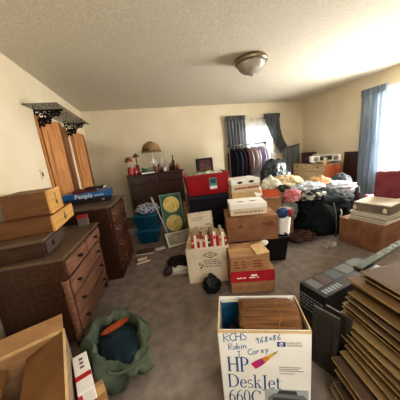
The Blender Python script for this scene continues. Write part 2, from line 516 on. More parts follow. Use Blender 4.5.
# --- tall chest against the back wall
t = thing('chest_of_drawers', 'tall dark mahogany chest of drawers on the back wall, topped with a lamp and ornaments', 'chest', (-.367, 4.41, 0), R(9))
L3, D3, H3 = 1.17, .48, 1.118
MB().box(.01, L3-.01, .02, D3, 0.06, H3-.028).build('carcass', M_chest, t, bevel=.004)
MB().box(-.015, L3+.015, -.012, D3+.01, H3-.028, H3).build('top', M_chest, t, bevel=.006)
for x0, x1 in ((.05, L3/2-.01), (L3/2+.01, L3-.05)):
    d = MB().box(x0, x1, 0, .022, H3-.205, H3-.05).build('drawer', M_chest, t, bevel=.006)
    knob(d, (x0+x1)/2+(.12 if x0 < .2 else -.14), H3-.12, 0, M_ink, .02)
for k in range(3):
    z0 = .1 + k*.275
    d = MB().box(.05, L3-.05, 0, .022, z0, z0+.255).build('drawer', M_chest, t, bevel=.006)
    for x in (.25, L3-.25):
        knob(d, x, z0+.14, 0, M_ink, .02)
for x in (.05, L3-.05):
    for y in (.06, D3-.05):
        MB().box(x-.035, x+.035, y-.035, y+.035, 0, .06).build('foot', M_chest, t, bevel=.006)

# --- blond dresser against the right wall (front faces left)
t = thing('dresser', 'blond wood dresser in the far right corner, a white stereo on its top', 'dresser', (4.12, 5.2, 0), -PI/2)
L4, D4, H4 = 1.12, .50, .845
MB().box(0, L4, .01, D4, .05, H4-.025).build('carcass', M_sunlit_wood, t, bevel=.004)
MB().box(-.012, L4+.012, -.012, D4+.01, H4-.025, H4).build('top', M_light_top, t, bevel=.006)
for k in range(4):
    z0 = .08 + k*.198
    d = MB().box(.02, L4-.02, -.006, .016, z0, z0+.186).build('drawer', M_light_wood, t, bevel=.006)
    for x in (.2, L4-.2):
        knob(d, x, z0+.1, -.006, plain('brown_knob', '5a4630', .5), .02)
for x in (.05, L4-.05):
    for y in (.05, D4-.05):
        MB().box(x-.03, x+.03, y-.03, y+.03, 0, .05).build('foot', M_sunlit_wood, t)

# ------------------------------------------------------------------ box helpers
def carton(name, label, cat, loc, rz, w, d, h, m=None, group=None, tape=True, m_tape=None, rot=None):
    t = thing(name, label, cat, loc, rz, group, rot)
    MB().box(-w/2, w/2, 0, d, 0, h).build('body', m or M_card, t, bevel=.004)
    if tape:
        mb = MB().box(-w/2-.0006, w/2+.0006, d/2-.025, d/2+.025, h-.05, h+.0008)
        mb.build('tape', m_tape or M_tape, t)
    return t
def hollow(w, d, h, th=.004, flare=0):
    mb = MB()
    def wallq(a, b):
        pass
    b0 = (w/2-flare, d/2-flare)
    outer_b = [(-b0[0], -b0[1]), (b0[0], -b0[1]), (b0[0], b0[1]), (-b0[0], b0[1])]
    outer_t = [(-w/2, -d/2), (w/2, -d/2), (w/2, d/2), (-w/2, d/2)]
    def ins(p): return (p[0] - math.copysign(th, p[0]), p[1] - math.copysign(th, p[1]))
    ob = [mb.bm.verts.new((x, y, 0)) for x, y in outer_b]
    ot = [mb.bm.verts.new((x, y, h)) for x, y in outer_t]
    it = [mb.bm.verts.new((*ins(p), h)) for p in outer_t]
    ib = [mb.bm.verts.new((*ins(p), th)) for p in outer_b]
    mb.bm.faces.new(ob[::-1])
    mb.bm.faces.new(ib)
    for i in range(4):
        j = (i+1) % 4
        mb.bm.faces.new((ob[i], ob[j], ot[j], ot[i]))
        mb.bm.faces.new((ot[i], ot[j], it[j], it[i]))
        mb.bm.faces.new((it[i], it[j], ib[j], ib[i]))
    return mb
def tote(name, label, loc, rz, w, d, h, m, m_lid=None, group=None, ribs=True, rim=True):
    t = thing(name, label, 'storage bin', loc, rz, group)
    mb = hollow(w, d, h, .006, .035)
    mb.build('body', m, t, bevel=.008)
    if rim:
        r = MB()
        o = .012
        r.box(-w/2-o, w/2+o, -d/2-o, -d/2+.004, h-.03, h); r.box(-w/2-o, w/2+o, d/2-.004, d/2+o, h-.03, h)
        r.box(-w/2-o, -w/2+.004, -d/2, d/2, h-.03, h); r.box(w/2-.004, w/2+o, -d/2, d/2, h-.03, h)
        r.build('rim', m, t, bevel=.004)
    if m_lid:
        l = MB().box(-w/2-.018, w/2+.018, -d/2-.018, d/2+.018, h, h+.018).box(-w/2+.03, w/2-.03, -d/2+.03, d/2-.03, h+.018, h+.028)
        l.build('lid', m_lid, t, bevel=.006)
    return t

# ------------------------------------------------------------------ printer carton in front
HA = R(-21.54)
t = thing('printer_carton', 'open white printer carton with blue printed lettering and a spool of twine inside', 'box', (.227, .864, 0), HA)
W, DP, HH = .457, .255, .52
mb = hollow(W, DP, HH, .006)
mb.build('body', M_white_card, t, (W/2, DP/2, 0))
MB().box(.004, W-.004, -.002, -.0002, .505, .521).box(.0, .006, -.001, DP, .505, .521).box(W-.006, W, -.001, DP, .505, .521).build('rim_edge', M_card_lt, t)
mb = MB()
serif_word(mb, 'HP', .034, .256, .096, .80)
serif_word(mb, 'DeskJet', .030, .146, .092, .80)
serif_word(mb, '660C', .027, .038, .092, .76)
mb.build('lettering', M_blue_ink, t)
mb = MB()
handwriting(mb, 'RCHS', .028, .448, .050, .12, .0026)
tag(mb.build('handwriting', M_pen, t), 'blue pen handwriting')
mb = MB()
handwriting(mb, '968+86', .188, .438, .036, .22, .0021, .6)
tag(mb.build('handwriting', M_pen, t), 'blue pen handwriting')
mb = MB()
handwriting(mb, 'Robin', .05, .397, .038, .12, .0021, .62)
tag(mb.build('handwriting', M_pen, t), 'blue pen handwriting')
mb = MB()
handwriting(mb, 'J. Corey', .088, .348, .038, .24, .0021, .7)
tag(mb.build('handwriting', M_pen, t), 'blue pen handwriting')
mb = MB().box(.293, .334, -.0012, -.0004, .424, .452)
lg = mb.build('logo', M_blue_ink, t)
MB().lathe([(.0115, 0), (.0115, .0006)], 20, (0, 0, 0), Matrix.Translation((.3135, -.0013, .438)) @ Matrix.Rotation(PI/2, 4, 'X')).build('disc', M_white_card, lg)
text('hp', .022, M_blue_ink, lg, (.3035, -.0024, .432), (PI/2, R(0), 0))
text('HEWLETT', .0145, M_ink_grey, t, (.341, -.001, .441), (PI/2, 0, 0), sx=1.1)
text('PACKARD', .0145, M_ink_grey, t, (.341, -.001, .426), (PI/2, 0, 0), sx=1.1)
mb = MB()
cols = [('pink', 'c8286f'), ('magenta', 'a83a86'), ('orange', 'd98a3c'), ('yellow', 'd9bb55'), ('gold', '9a8a5a')]
sw = thing('x', None, None); bpy.data.objects.remove(sw)
for i, (n, c) in enumerate(cols):
    u0, u1 = i/5, (i+1)/5
    p = Vector((.165, .300)); q = Vector((.300, .398))
    dr = (q-p); nn = Vector((-dr.y, dr.x)).normalized()
    def wd(u): return .034*(1-u)**.8 * (1 if u > .05 else .8)
    a, b = p+dr*u0, p+dr*u1
    m = MB()
    vs = [m.bm.verts.new((v.x, -.0009, v.y)) for v in (a-nn*wd(u0), b-nn*wd(u1), b+nn*wd(u1)*.5, a+nn*wd(u0)*.5)]
    m.bm.faces.new(vs)
    m.build('color_swoosh', plain('swoosh_'+n, c, .5), t)
mb = MB()
for z, w in ((.293, .11), (.281, .095), (.269, .12), (.252, .075)):
    mb.box(.300, .300+w, -.0009, -.0003, z-.0022, z+.0022)
mb.build('small_print', M_ink_grey, t)
mb = MB().box(.222, .445, -.0008, -.0002, .004, .145)
ph = mb.build('printed_picture', plain('print_sky', 'aeb6b8', .5), t)
m = MB()
m.prism([(.235, .05), (.43, .05), (.44, .085), (.42, .11), (.27, .118), (.24, .09)], -.0014, -.0009)
m.build('pictured_printer', plain('print_grey', '7c8082', .5), ph)
m = MB()
m.prism([(.26, .07), (.40, .066), (.41, .082), (.265, .09)], -.0018, -.0014)
m.prism([(.285, .118), (.39, .112), (.385, .138), (.30, .142)], -.0018, -.0014)
m.build('pictured_tray', plain('print_dark', '474a4d', .5), ph)

# spool of twine inside, resting on a paper bundle
rotm = HA
def inbox(x, y, z):
    c, s = math.cos(HA), math.sin(HA)
    return (.227 + x*c - y*s, .864 + x*s + y*c, z)
t = thing('twine_spool', 'large spool of brown twine in the white printer carton', 'twine', inbox(.272, .130, .445), HA)
mb = MB()
prof = []
for k in range(41):
    u = k/40
    prof.append((.119 + .0045*abs(math.sin(k*PI/2*.98)) - .012*max(0, abs(u-.5)-.42)/.08, -.155 + .31*u))
prof = [(.03, -.155)] + prof + [(.03, .155)]
mb.lathe(prof, 40, (0, 0, 0), Matrix.Rotation(PI/2, 4, 'Y'))
mb.build('twine_winding', M_twine, t, smooth=True)
m = MB()
for k in (0, 3):
    pts = []
    for q in range(10):
        a = R(20 + q*14)
        pts.append((-.13 + k*.06 + .012*math.sin(q*1.7+k), -.123*math.cos(a), .123*math.sin(a)))
    m.tube(pts, .0018, 5)
m.build('loose_strand', plain('twine_light', '8a6a40', .9), t, smooth=True)
m = MB().lathe([(.028, -.165), (.028, .165)], 16, (0, 0, 0), Matrix.Rotation(PI/2, 4, 'Y'))
m.build('core', M_card_in, t)
t = thing('paperback', 'blue book standing in the left end of the printer carton', 'book', inbox(.068, .225, .30), HA+R(4))
MB().box(-.052, .052, 0, .02, 0, .2).build('cover', mat('blue_cover', '1f5273', '2f6d92', scale=9, rough=.4), t, bevel=.002)
MB().box(-.049, .05, .002, .018, .001, .2015).build('pages', M_paper, t)
t = thing('cloth_bundle', 'dark maroon cloth bundle under the blue book in the printer carton', 'cloth', inbox(.075, .1, .01), HA)
MB().blob((0, 0, .18), (.06, .085, .25), 4, .1, 3, 3).build('bundle', mat('maroon_cloth', '3a1c1d', '55292a', scale=6, rough=.9), t, smooth=True)
t = thing('paper_stack', 'stack of papers in the bottom of the printer carton', 'paper', inbox(.29, .1275, .007), HA)
MB().box(-.13, .13, -.09, .09, 0, .318).build('sheets', M_paper, t)

# ------------------------------------------------------------------ middle heap of boxes
# big white carton with printed diamond, front face from (.277,2.063) to (.70,1.94)
WA = math.atan2(1.94-2.063, .70-.277)
t = thing('moving_carton', 'big white carton with a printed diamond, under the tray of books', 'box', (.277, 2.063, 0), WA)
W, D5, H5 = .44, .42, .415
MB().box(0, W, 0, D5, 0, H5).build('body', M_cream_card, t, bevel=.005)
m = MB()
dm = [(.26, .30), (.335, .335), (.26, .37), (.185, .335)]
for i in range(4):
    a, b = dm[i], dm[(i+1) % 4]
    m.tube([(a[0], -.001, a[1]), (b[0], -.001, b[1])], .0035, 4)
m.tube([(.245, -.001, .325), (.245, -.001, .345)], .003, 4).tube([(.26, -.001, .325), (.26, -.001, .345)], .003, 4).tube([(.275, -.001, .325), (.275, -.001, .345)], .003, 4)
m.build('diamond_mark', M_ink, t)
m = MB()
rr = random.Random(3)
for z in (.275, .252, .23, .20):
    x = .18 + rr.random()*.02
    while x < .34:
        w = .012 + rr.random()*.03
        m.box(x, x+w, -.0012, -.0004, z-.0045, z+.0045); x += w+.008
for x, z in ((.13, .235), (.16, .215), (.14, .19)):
    m.box(x, x+.018, -.0012, -.0004, z-.014, z+.012)
m.build('printed_lines', plain('ink_dim', '55504a', .7), t)

t = thing('book_tray', 'shallow cream cardboard tray full of books on the big white carton', 'tray', (.325, 1.99, .4155), WA+R(4))
hollow(.40, .30, .03, .004).build('body', M_cream_card, t, (.20, .155, 0))
bookcols = ['b3202c', 'e4dccb', 'a8222e', 'd9cfba', 'c23a3a', 'e8e2d4', '3a3434', 'b52630', 'e2d7c2', '9e1d27', 'd8a08c', 'e6dfcf', 'a5212c', '4a403c', 'dcd2bf', 'bb2f38', 'e9e3d6', '8f1c25']
rr = random.Random(11)
cw, sw_ = math.cos(WA+R(4)), math.sin(WA+R(4))
nb = 13
names_c = {'b3202c':'bright red','e4dccb':'cream','a8222e':'red','d9cfba':'ivory','c23a3a':'brick red','e8e2d4':'white','3a3434':'charcoal','b52630':'crimson','e2d7c2':'pale cream','9e1d27':'deep red','d8a08c':'salmon','e6dfcf':'off-white','a5212c':'dark red','4a403c':'brown-black','dcd2bf':'buff','bb2f38':'scarlet','e9e3d6':'bone white','8f1c25':'wine red'}
ordn = ['first','second','third','fourth','fifth','sixth','seventh','eighth','ninth','tenth','eleventh','twelfth','last']
for i in range(nb):
    c = bookcols[i]
    lx = .012 + i*.0292
    hgt = .13 + rr.random()*.04
    dep = .24 + rr.random()*.03
    px = .325 + lx*cw - .012*sw_
    py = 1.99 + lx*sw_ + .012*cw
    hgt += .02*((i*7) % 3 - 1)
    b = thing('book', f'{names_c[c]} book standing in the cream tray, {ordn[i]} from the left', 'book', (px, py, .421), WA+R(4), 'books in the cream tray')
    th = .0265
    mb = MB().box(0, th, 0, .002, 0, hgt).box(0, .0015, .002, dep, 0, hgt).box(th-.0015, th, .002, dep, 0, hgt)
    mb.build('cover', mat('book_'+c, c, None, rough=.5, scale=20), b)
    MB().box(.0015, th-.0015, .002, dep-.004, .003, hgt-.004).build('pages', M_oldpaper, b)
    if i % 2 == 0:
        MB().box(.004, th-.004, -.0008, -.0001, hgt*.55, hgt*.75).build('spine_label', M_red_ink if c[0] in 'de' else M_ivory, b)
# upright lid behind the books
t = thing('box_lid', 'cream box lid leaning upright behind the tray of books', 'box lid', (.565, 2.44, .416), R(-10), rot=(R(-8), 0, R(-6)))
MB().box(-.155, .155, 0, .012, 0, .275).box(-.155, .155, -.035, 0, 0, .008).box(-.155, -.149, -.035, 0, 0, .275).box(.149, .155, -.035, 0, 0, .275).box(-.155, .155, -.035, 0, .269, .275).build('panel', M_cream_card, t, bevel=.002)
m = MB().box(.06, .12, -.002, -.0002, .1, .115)
for k in range(3): m.box(-.11, .03 + .01*k, -.002, -.0002, .17+k*.018, .175+k*.018)
m.build('printed_lines', M_ink_grey, t)

# red and brown cartons in front
RA = math.atan2(1.606-1.728, 1.054-.644)
t = thing('carton', 'low brown carton with a red band, underneath the flapped carton', 'box', (.644, 1.728, 0), RA)
W, D6, H6 = .43, .36, .25
MB().box(0, W, 0, D6, 0, H6).build('body', M_card, t, bevel=.004)
MB().box(-.0015, W+.0015, -.0015, D6+.0015, .125, H6-.006).build('red_band', M_redpaper, t)
m = MB()
for x, w in ((.06, .05), (.12, .03), (.18, .06), (.255, .02)):
    m.box(x, x+w, -.003, -.0016, .165, .177)
m.box(.2, .26, -.003, -.0016, .185, .205)
m.build('white_print', M_white_card, t)
m = MB()
for x in (.04, .16, .28):
    for z in (.04, .06, .08): m.box(x, x+.07, -.0012, -.0003, z, z+.007)
m.build('brown_print', M_card_dk, t)
t = thing('carton', 'brown carton with an open top flap, on the red-banded carton', 'box', (.655, 1.735, .2505), RA+R(2))
MB().box(0, .385, 0, .31, 0, .145).build('body', M_card, t, bevel=.004)
MB().box(.26, .385, -.001, .312, .1455, .149).build('flap', M_card_dk, t)
fl = MB()
fl.prism([(0, 0), (.13, .012), (.128, .016), (0, .004)], -.06, .13)
fl.build('flap', M_card_lt, t, (.255, .055, .152), (R(5), 0, R(8)))
m = MB()
for x, w in ((.03, .06), (.11, .04), (.22, .1)):
    for z in (.02, .05, .08): m.box(x, x+w*(1 if z < .05 else .8), -.0012, -.0003, z, z+.014)
    if x < .2:
        m.build('red_print', plain('faded_red_ink', '8a3e2c', .7), t)
        m = MB()
m.build('red_print', plain('faded_red_ink', '8a3e2c', .7), t)
MB().box(.0, .255, .12, .17, .1452, .1462).build('tape', M_tape, t)

# black bin with the large brown carton on it
tote('storage_bin', 'black plastic bin on the floor under the large brown carton', (1.302, 2.291, 0), R(-15), .60, .40, .333, M_black_pl)
t = carton('carton', 'large brown carton resting on the black bin', 'box', (1.10, 2.095, .335), R(-17), .60, .44, .30, M_card_dk, tape=False)
MB().box(-.3, .3, .2, .25, .3002, .3012).build('tape', M_tape, t)
m = MB()
m.box(.12, .16, -.0012, -.0003, .2, .212).box(.175, .25, -.0012, -.0003, .2, .214).box(.16, .26, -.0012, -.0003, .178, .186)
m.prism([(-.16, .18), (-.12, .18), (-.14, .215)], -.0012, -.0003)
m.build('printed_marks', plain('brown_ink', '4a2a1c', .7), t)
# produce cartons with hand holes
def produce(label, loc, rz, w, d, h, top_holes):
    t = thing('produce_carton', label, 'box', loc, rz, 'white cartons with hand holes')
    MB().box(-w/2, w/2, 0, d, 0, h).build('body', M_cream_card, t, bevel=.004)
    MB().box(-w/2-.004, w/2+.004, -.004, d+.004, h*.62, h+.004).build('lid', M_white_card, t, bevel=.004)
    m = MB()
    for s in (-1, 1):
        M = Matrix.Translation((s*w*.17, d*.4, h+.0042)) if top_holes else Matrix.Translation((s*w*.2, -.0042, h*.78)) @ Matrix.Rotation(PI/2, 4, 'X')
        pts = [(.042*math.cos(a*PI/8), .018*math.sin(a*PI/8)) for a in range(16)]
        A_ = [m.bm.verts.new(M @ Vector((x, y, .0006))) for x, y in pts]
        m.bm.faces.new(A_)
    tag(m.build('hand_holes', M_ink, t), 'two dark oval hand holes')
    m = MB()
    r2 = random.Random(int(w*1000))
    x = -w*.4
    while x < w*.38:
        a = .02 + r2.random()*.03
        m.box(x, x+a, -.0055, -.0042, h*.22, h*.4); x += a+.008
    m.build('print', plain('faint_red', 'a8573f', .7) if not top_holes else plain('faint_grey', 'a79a84', .7), t)
    return t
produce('white carton with hand holes in its lid, on the large brown carton', (1.10, 2.17, .637), R(-17), .43, .33, .135, True)
carton('carton', 'lower brown carton of the pair behind the large brown carton', 'box', (1.41, 2.78, 0), R(-6), .48, .42, .395, M_card, tape=True)
carton('carton', 'brown carton right under the produce carton with red print', 'box', (1.40, 2.79, .397), R(-4), .46, .40, .39, M_card_lt, tape=True)
produce('white carton with hand holes and red print in front, right of the red bin', (1.395, 2.80, .79), R(-6), .44, .36, .18, False)

# red and navy bins
tote('storage_bin', 'navy plastic bin on the floor, lowest of the stack under the red bin', (.89, 3.22, 0), R(-5), .64, .44, .375, M_dark_tote, M_dark_tote)
tote('storage_bin', 'navy plastic bin right under the red bin', (.89, 3.22, .405), R(-5), .64, .44, .35, M_dark_tote, M_dark_tote)
t = tote('storage_bin', 'red plastic bin on the navy bins', (.90, 3.22, .785), R(-6), .68, .44, .32, M_red_tote)
m = MB().box(.02, .135, -.2245, -.2195, .08, .25)
s_ = m.build('sticker', plain('sticker_teal', '4f8f97', .4), t)
MB().box(.022, .133, -.2252, -.2246, .082, .13).build('white_band', M_white_card, s_)
MB().box(.035, .12, -.2252, -.2246, .17, .235).build('picture', plain('sticker_dark', '27464d', .4), s_)
t = thing('folded_cloth', 'green and white folded cloth lying in the top of the red bin', 'cloth', (.90, 3.22, 1.02), R(-6))
MB().blob((0, 0, .055), (.30, .18, .055), 5, .2, 3, 4).build('fabric', mat('green_white', '3f6a48', 'c9ccb8', scale=10, rough=.9), t, smooth=True)
t = thing('game_box', 'small black box with a red picture, standing on the red bin', 'box', (.93, 3.3, 1.108), R(-4))
MB().box(-.13, .13, -.06, .06, 0, .225).build('body', M_ink, t, bevel=.004)
MB().box(-.095, .095, -.0615, -.0602, .03, .15).build('front_picture', mat('pic_red', '2a2424', '7c3a32', scale=14, rough=.4), t)
MB().box(-.08, .08, -.0615, -.0602, .165, .19).build('title_strip', plain('dim_red', '6b2a26', .5), t)

# teal bins with a blanket, golf club, boards
tote('storage_bin', 'teal plastic bin on the floor under the other teal bin', (-.10, 3.66, 0), R(-12), .37, .42, .225, M_teal_tote, M_teal_lid, 'teal bins')
tote('storage_bin', 'teal plastic bin on the other teal bin, under the plaid blanket', (-.095, 3.66, .255), R(-13), .38, .42, .225, M_teal_tote, M_teal_lid, 'teal bins')
t = thing('blanket', 'white and blue plaid blanket bundled on the teal bins', 'blanket', (-.08, 3.66, .512), R(-12))
mp = bpy.data.materials.new('plaid')
mp.use_nodes = True
N = mp.node_tree.nodes; Lk = mp.node_tree.links
tc = N.new('ShaderNodeTexCoord'); ck = N.new('ShaderNodeTexChecker'); ck.inputs['Scale'].default_value = 26
ck.inputs['Color1'].default_value = lin('c9ccd4'); ck.inputs['Color2'].default_value = lin('3f5076')
Lk.new(tc.outputs['Object'], ck.inputs['Vector']); Lk.new(ck.outputs['Color'], N['Principled BSDF'].inputs['Base Color'])
MB().blob((0, 0, .055), (.185, .20, .09), 9, .25, 2.4, 4, floor=0).build('fabric', mp, t, smooth=True)

GA = R(-5)
t = thing('game_board', 'tall green board with two gold circles leaning on the mahogany chest', 'board', (.352, 3.47, .0), rot=(R(-20), 0, R(2)))
MB().box(-.185, .185, 0, .02, 0, .80).build('panel', M_green, t, bevel=.003)
m = MB()
m.box(-.19, -.175, -.006, .022, 0, .805).box(.175, .19, -.006, .022, 0, .805).box(-.175, .175, -.006, .022, .79, .805).box(-.175, .175, -.006, .022, 0, .015)
m.build('frame', plain('board_rim', '6f9a86', .4), t)
for z in (.61, .27):
    m = MB().lathe([(.145, 0), (.145, .004)], 40, (0, 0, 0), Matrix.Translation((0, -.0005, z)) @ Matrix.Rotation(PI/2, 4, 'X'))
    g = m.build('gold_disc', M_gold, t)
    MB().lathe([(.152, .0), (.152, .003)], 40, (0, 0, 0), Matrix.Translation((0, -.0003, z)) @ Matrix.Rotation(PI/2, 4, 'X')).build('disc_rim', plain('rim_gold', '8c7a3a', .4), g)
t = thing('golf_club', 'white golf club leaning on the edge of the plaid blanket', 'golf club', (0, 0, 0))
m = MB().tube([(.235, 3.37, .012), (.03, 3.47, .73)], [.011, .009], 8)
m.build('shaft', M_porcelain, t, smooth=True)
MB().tube([(.05, 3.46, .66), (.012, 3.478, .79)], .016, 8).build('grip', plain('club_grip', 'd8d4c8', .7), t, smooth=True)
MB().blob((.235, 3.36, .018), (.05, .025, .017), 2, .05, 2, 3, floor=0).build('club_head', M_chrome, t, smooth=True)
t = thing('picture_frame', 'white framed picture leaning low in front of the green board', 'picture frame', (.37, 3.16, 0), rot=(R(-50), 0, R(8)))
m = MB().box(-.21, .21, 0, .02, 0, .03).box(-.21, .21, 0, .02, .23, .26).box(-.21, -.18, 0, .02, .03, .23).box(.18, .21, 0, .02, .03, .23)
m.build('frame', M_porcelain, t, bevel=.003)
MB().box(-.18, .18, .006, .018, .03, .23).build('print', mat('grey_print', '9a9488', 'c4beb0', scale=6), t)
t = thing('cardboard_sheet', 'narrow brown cardboard sheet standing between the green board and navy bins', 'cardboard', (.585, 3.5, 0), rot=(R(-9), 0, R(-8)))
MB().box(-.05, .035, 0, .015, 0, .62).build('sheet', M_card, t)

# ------------------------------------------------------------------ ornaments on the chest
def on_chest(x, y):
    a = R(9)
    x *= 1.045; y *= 1.06
    return (-.367 + x*math.cos(a) - y*math.sin(a), 4.41 + x*math.sin(a) + y*math.cos(a), H3+.001)
t = thing('table_lamp', 'white ornate table lamp with a wide tan dome shade on the mahogany chest', 'lamp', on_chest(.565, .22))
MB().lathe([(.075, 0), (.075, .015), (.04, .03), (.028, .07), (.045, .11), (.05, .15), (.03, .20), (.018, .24), (.022, .27), (.012, .31), (.01, .42)], 20).build('base', M_porcelain, t, smooth=True)
m = MB()
for s in (-1, 1):
    m.tube([(s*.02, 0, .10), (s*.075, 0, .14), (s*.08, 0, .2), (s*.04, 0, .235), (s*.02, 0, .2)], .008, 6)
m.build('scroll_arms', M_porcelain, t, smooth=True)
mb = MB().lathe([(.035, .66), (.09, .645), (.15, .60), (.188, .54), (.208, .455), (.204, .455), (.18, .535), (.14, .59), (.085, .632), (.03, .647)], 32, wave=(16, .01))
mb.build('lamp_shade', mat('tan_shade', '8a6f4a', 'ad906a', scale=9, rough=.8, translucent=.15), t, smooth=True)
m = MB()
for k in range(32):
    a = k*2*PI/32
    m.tube([(.205*math.cos(a), .205*math.sin(a), .458), (.206*math.cos(a), .206*math.sin(a), .425)], .006, 5)
m.build('fringe', plain('fringe_brown', '54412c', .9), t)
t = thing('mini_lamp', 'small lamp with a reddish shade at the left end of the mahogany chest', 'lamp', on_chest(.075, .17))
MB().lathe([(.045, 0), (.045, .012), (.018, .03), (.03, .09), (.035, .14), (.014, .19), (.01, .26)], 16).build('base', M_clear, t, smooth=True)
MB().lathe([(.03, .37), (.055, .35), (.08, .30), (.085, .27), (.082, .27), (.05, .345), (.028, .362)], 20).build('lamp_shade', mat('rust_shade', '6b3a2a', '8a5640', scale=12), t, smooth=True)
def jar(label, x, y, r, h, m, ml, g='jars on the mahogany chest'):
    t = thing('jar', label, 'jar', on_chest(x, y), 0, g)
    MB().lathe([(r*.85, 0), (r, .02), (r, h*.75), (r*.7, h*.85), (r*.75, h*.88)], 16).build('body', m, t, smooth=True)
    MB().lathe([(r*.8, h*.88), (r*.82, h*.95), (r*.3, h), (r*.15, h*1.03)], 16).build('lid', ml, t, smooth=True)
M_redglass = mat('red_glass', '8a1524', 'a82a38', scale=6, rough=.15, spec=.6)
jar('red glass jar in front of the small lamp at the chest end', .06, .08, .045, .17, M_redglass, M_redglass)
jar('red jar with a pink lid, second from the chest end', .16, .09, .042, .16, M_redglass, plain('pinkish', 'b5626a', .4))
jar('dark red jar beside the green figurine', .22, .16, .05, .20, mat('dkred_glass', '5a1420', '7c2030', scale=6, rough=.2), M_redglass)
t = thing('candlestick', 'bronze candlestick with a flared top between red jars and domed lamp', 'candlestick', on_chest(.24, .29))
MB().lathe([(.05, 0), (.03, .02), (.012, .04), (.02, .12), (.011, .18), (.011, .33), (.02, .35)], 14).build('stem', plain('bronze', '4a3f30', .4, metal=.6), t, smooth=True)
MB().lathe([(.085, .36), (.05, .395), (.012, .435), (.004, .44)], 14).build('flared_top', plain('bronze2', '5c4a36', .5), t, smooth=True)
t = thing('figurine', 'green frog figurine on the chest below the domed lamp', 'figurine', on_chest(.365, .12))
MB().blob((0, 0, .05), (.075, .05, .05), 3, .15, 2, 3, floor=0).blob((-.05, -.01, .10), (.035, .033, .03), 5, .1, 2, 2).build('body', mat('frog_green', '1f5c34', '2f7a48', scale=9, rough=.3), t, smooth=True)
MB().box(-.09, .09, -.055, .06, -.001, .012).build('base', M_ink, t)
t = thing('flat_case', 'flat white and maroon case lying on the chest under the lamp', 'case', on_chest(.40, .055))
MB().box(-.13, .13, -.045, .045, 0, .025).build('body', M_white_card, t, bevel=.003)
MB().box(-.131, .131, -.046, .046, .026, .04).build('lid', plain('maroon_lid', '6b2630', .4), t, bevel=.003)
def figure(label, x, y, h, mbody, mhead):
    t = thing('figurine', label, 'figurine', on_chest(x, y), 0)
    MB().lathe([(.04*h/.15, 0), (.035*h/.15, h*.1), (.02*h/.15, h*.45), (.028*h/.15, h*.62), (.012*h/.15, h*.74)], 14).build('body', mbody, t, smooth=True)
    MB().blob((0, 0, h*.86), (h*.11, h*.11, h*.13), 2, .05, 2, 2).build('head', mhead, t, smooth=True)
figure('brown standing figurine in front of the domed lamp', .555, .09, .19, plain('fig_brown', '5c3a2a', .5), plain('fig_skin', '9c6f54', .5))
figure('small black and white figurine right of the domed lamp', .70, .10, .15, M_ink, M_porcelain)
figure('tiny white figurine beside the black and white one', .765, .12, .12, M_porcelain, plain('fig_red', '8a3a34', .5))
figure('rust red figurine in front of the glass vases', .665, .19, .17, plain('fig_rust', '7a4030', .5), M_ink)
def vase(label, x, y, prof, m):
    t = tag(MB().lathe(prof, 18).build('vase', m, None, on_chest(x, y), smooth=True), label, 'vase', 'glass vases on the mahogany chest')
vase('wide clear glass goblet right of the domed lamp', .64, .30, [(.05, 0), (.05, .008), (.01, .02), (.01, .12), (.05, .16), (.062, .24), (.055, .29)], M_clear)
vase('second clear goblet, left of the tall slim vase', .76, .29, [(.05, 0), (.05, .008), (.01, .02), (.01, .13), (.05, .17), (.06, .25), (.05, .3)], M_clear)
vase('tall slim clear vase with a flared mouth', .865, .24, [(.045, 0), (.045, .01), (.018, .04), (.025, .12), (.016, .25), (.018, .36), (.038, .44)], M_clear)
def bottle(label, x, y, r, h, m, mc):
    t = thing('bottle', label, 'bottle', on_chest(x, y), 0, 'bottles on the mahogany chest')
    MB().lathe([(r, 0), (r, h*.5), (r*.8, h*.6), (r*.32, h*.7), (r*.3, h*.92)], 16).build('body', m, t, smooth=True)
    MB().lathe([(r*.36, h*.92), (r*.36, h), (r*.1, h*1.01)], 12).build('cap', mc, t, smooth=True)
bottle('dark green bottle near the right end of the chest', .895, .11, .035, .16, plain('bottle_green', '16261c', .15), M_ink)
bottle('tall brown bottle with a black neck at the right end of the chest', .985, .19, .04, .33, plain('bottle_brown', '6b4434', .25), M_ink)
bottle('short reddish bottle on the right front corner of the chest', 1.04, .09, .038, .17, plain('bottle_red', '8a4a3c', .25), M_ivory)

# ------------------------------------------------------------------ things on the dressers at left
t = thing('keepsake_box', 'dark wooden box with its lit end painted lighter, under the two pine boxes', 'box', (-1.165, 1.645, H1), R(2))
MB().box(0, .365, 0, .42, 0, .115).build('body', M_dkwood, t, bevel=.004)
MB().box(-.01, .375, -.01, .43, .115, .138).build('lid', M_top, t, bevel=.005)
MB().box(.366, .374, .02, .40, .01, .11).build('lit_end', plain('lit_end_grey', '4d4038', .5), t, bevel=.002)  # lighter sheet painting the light that falls on this end
MB().lathe([(.022, 0), (.022, .008), (.01, .012)], 14, (0, 0, 0), Matrix.Translation((.374, .14, .06)) @ Matrix.Rotation(PI/2, 4, 'Y')).build('keyhole_plate', M_ink, t)
def pine(label, loc, rz, w, d, h, grp='pine drawer boxes'):
    t = thing('wooden_box', label, 'box', loc, rz, grp)
    th = .012
    m = MB().box(0, w, 0, th, 0, h).box(0, w, d-th, d, 0, h).box(0, w, th, d-th, 0, th).box(0, th, th, d-th, th, h).box(th, w-th, th, d-th, h-.01, h)
    m.build('body', M_box_shaded, t, bevel=.002)
    e = MB().box(w-th, w+.006, -.002, d+.002, -.001, h+.004).build('end_panel', M_box_lit, t, bevel=.003)
    m = MB()
    m.lathe([(.022, 0), (.024, .004), (.006, .007)], 12, (0, 0, 0), Matrix.Translation((w+.006, d*.5, h*.42)) @ Matrix.Rotation(PI/2, 4, 'Y'))
    m.box(w+.006, w+.010, d*.5-.004, d*.5+.004, h*.6, h*.85)
    m.build('pull', M_brass, e)
    return t
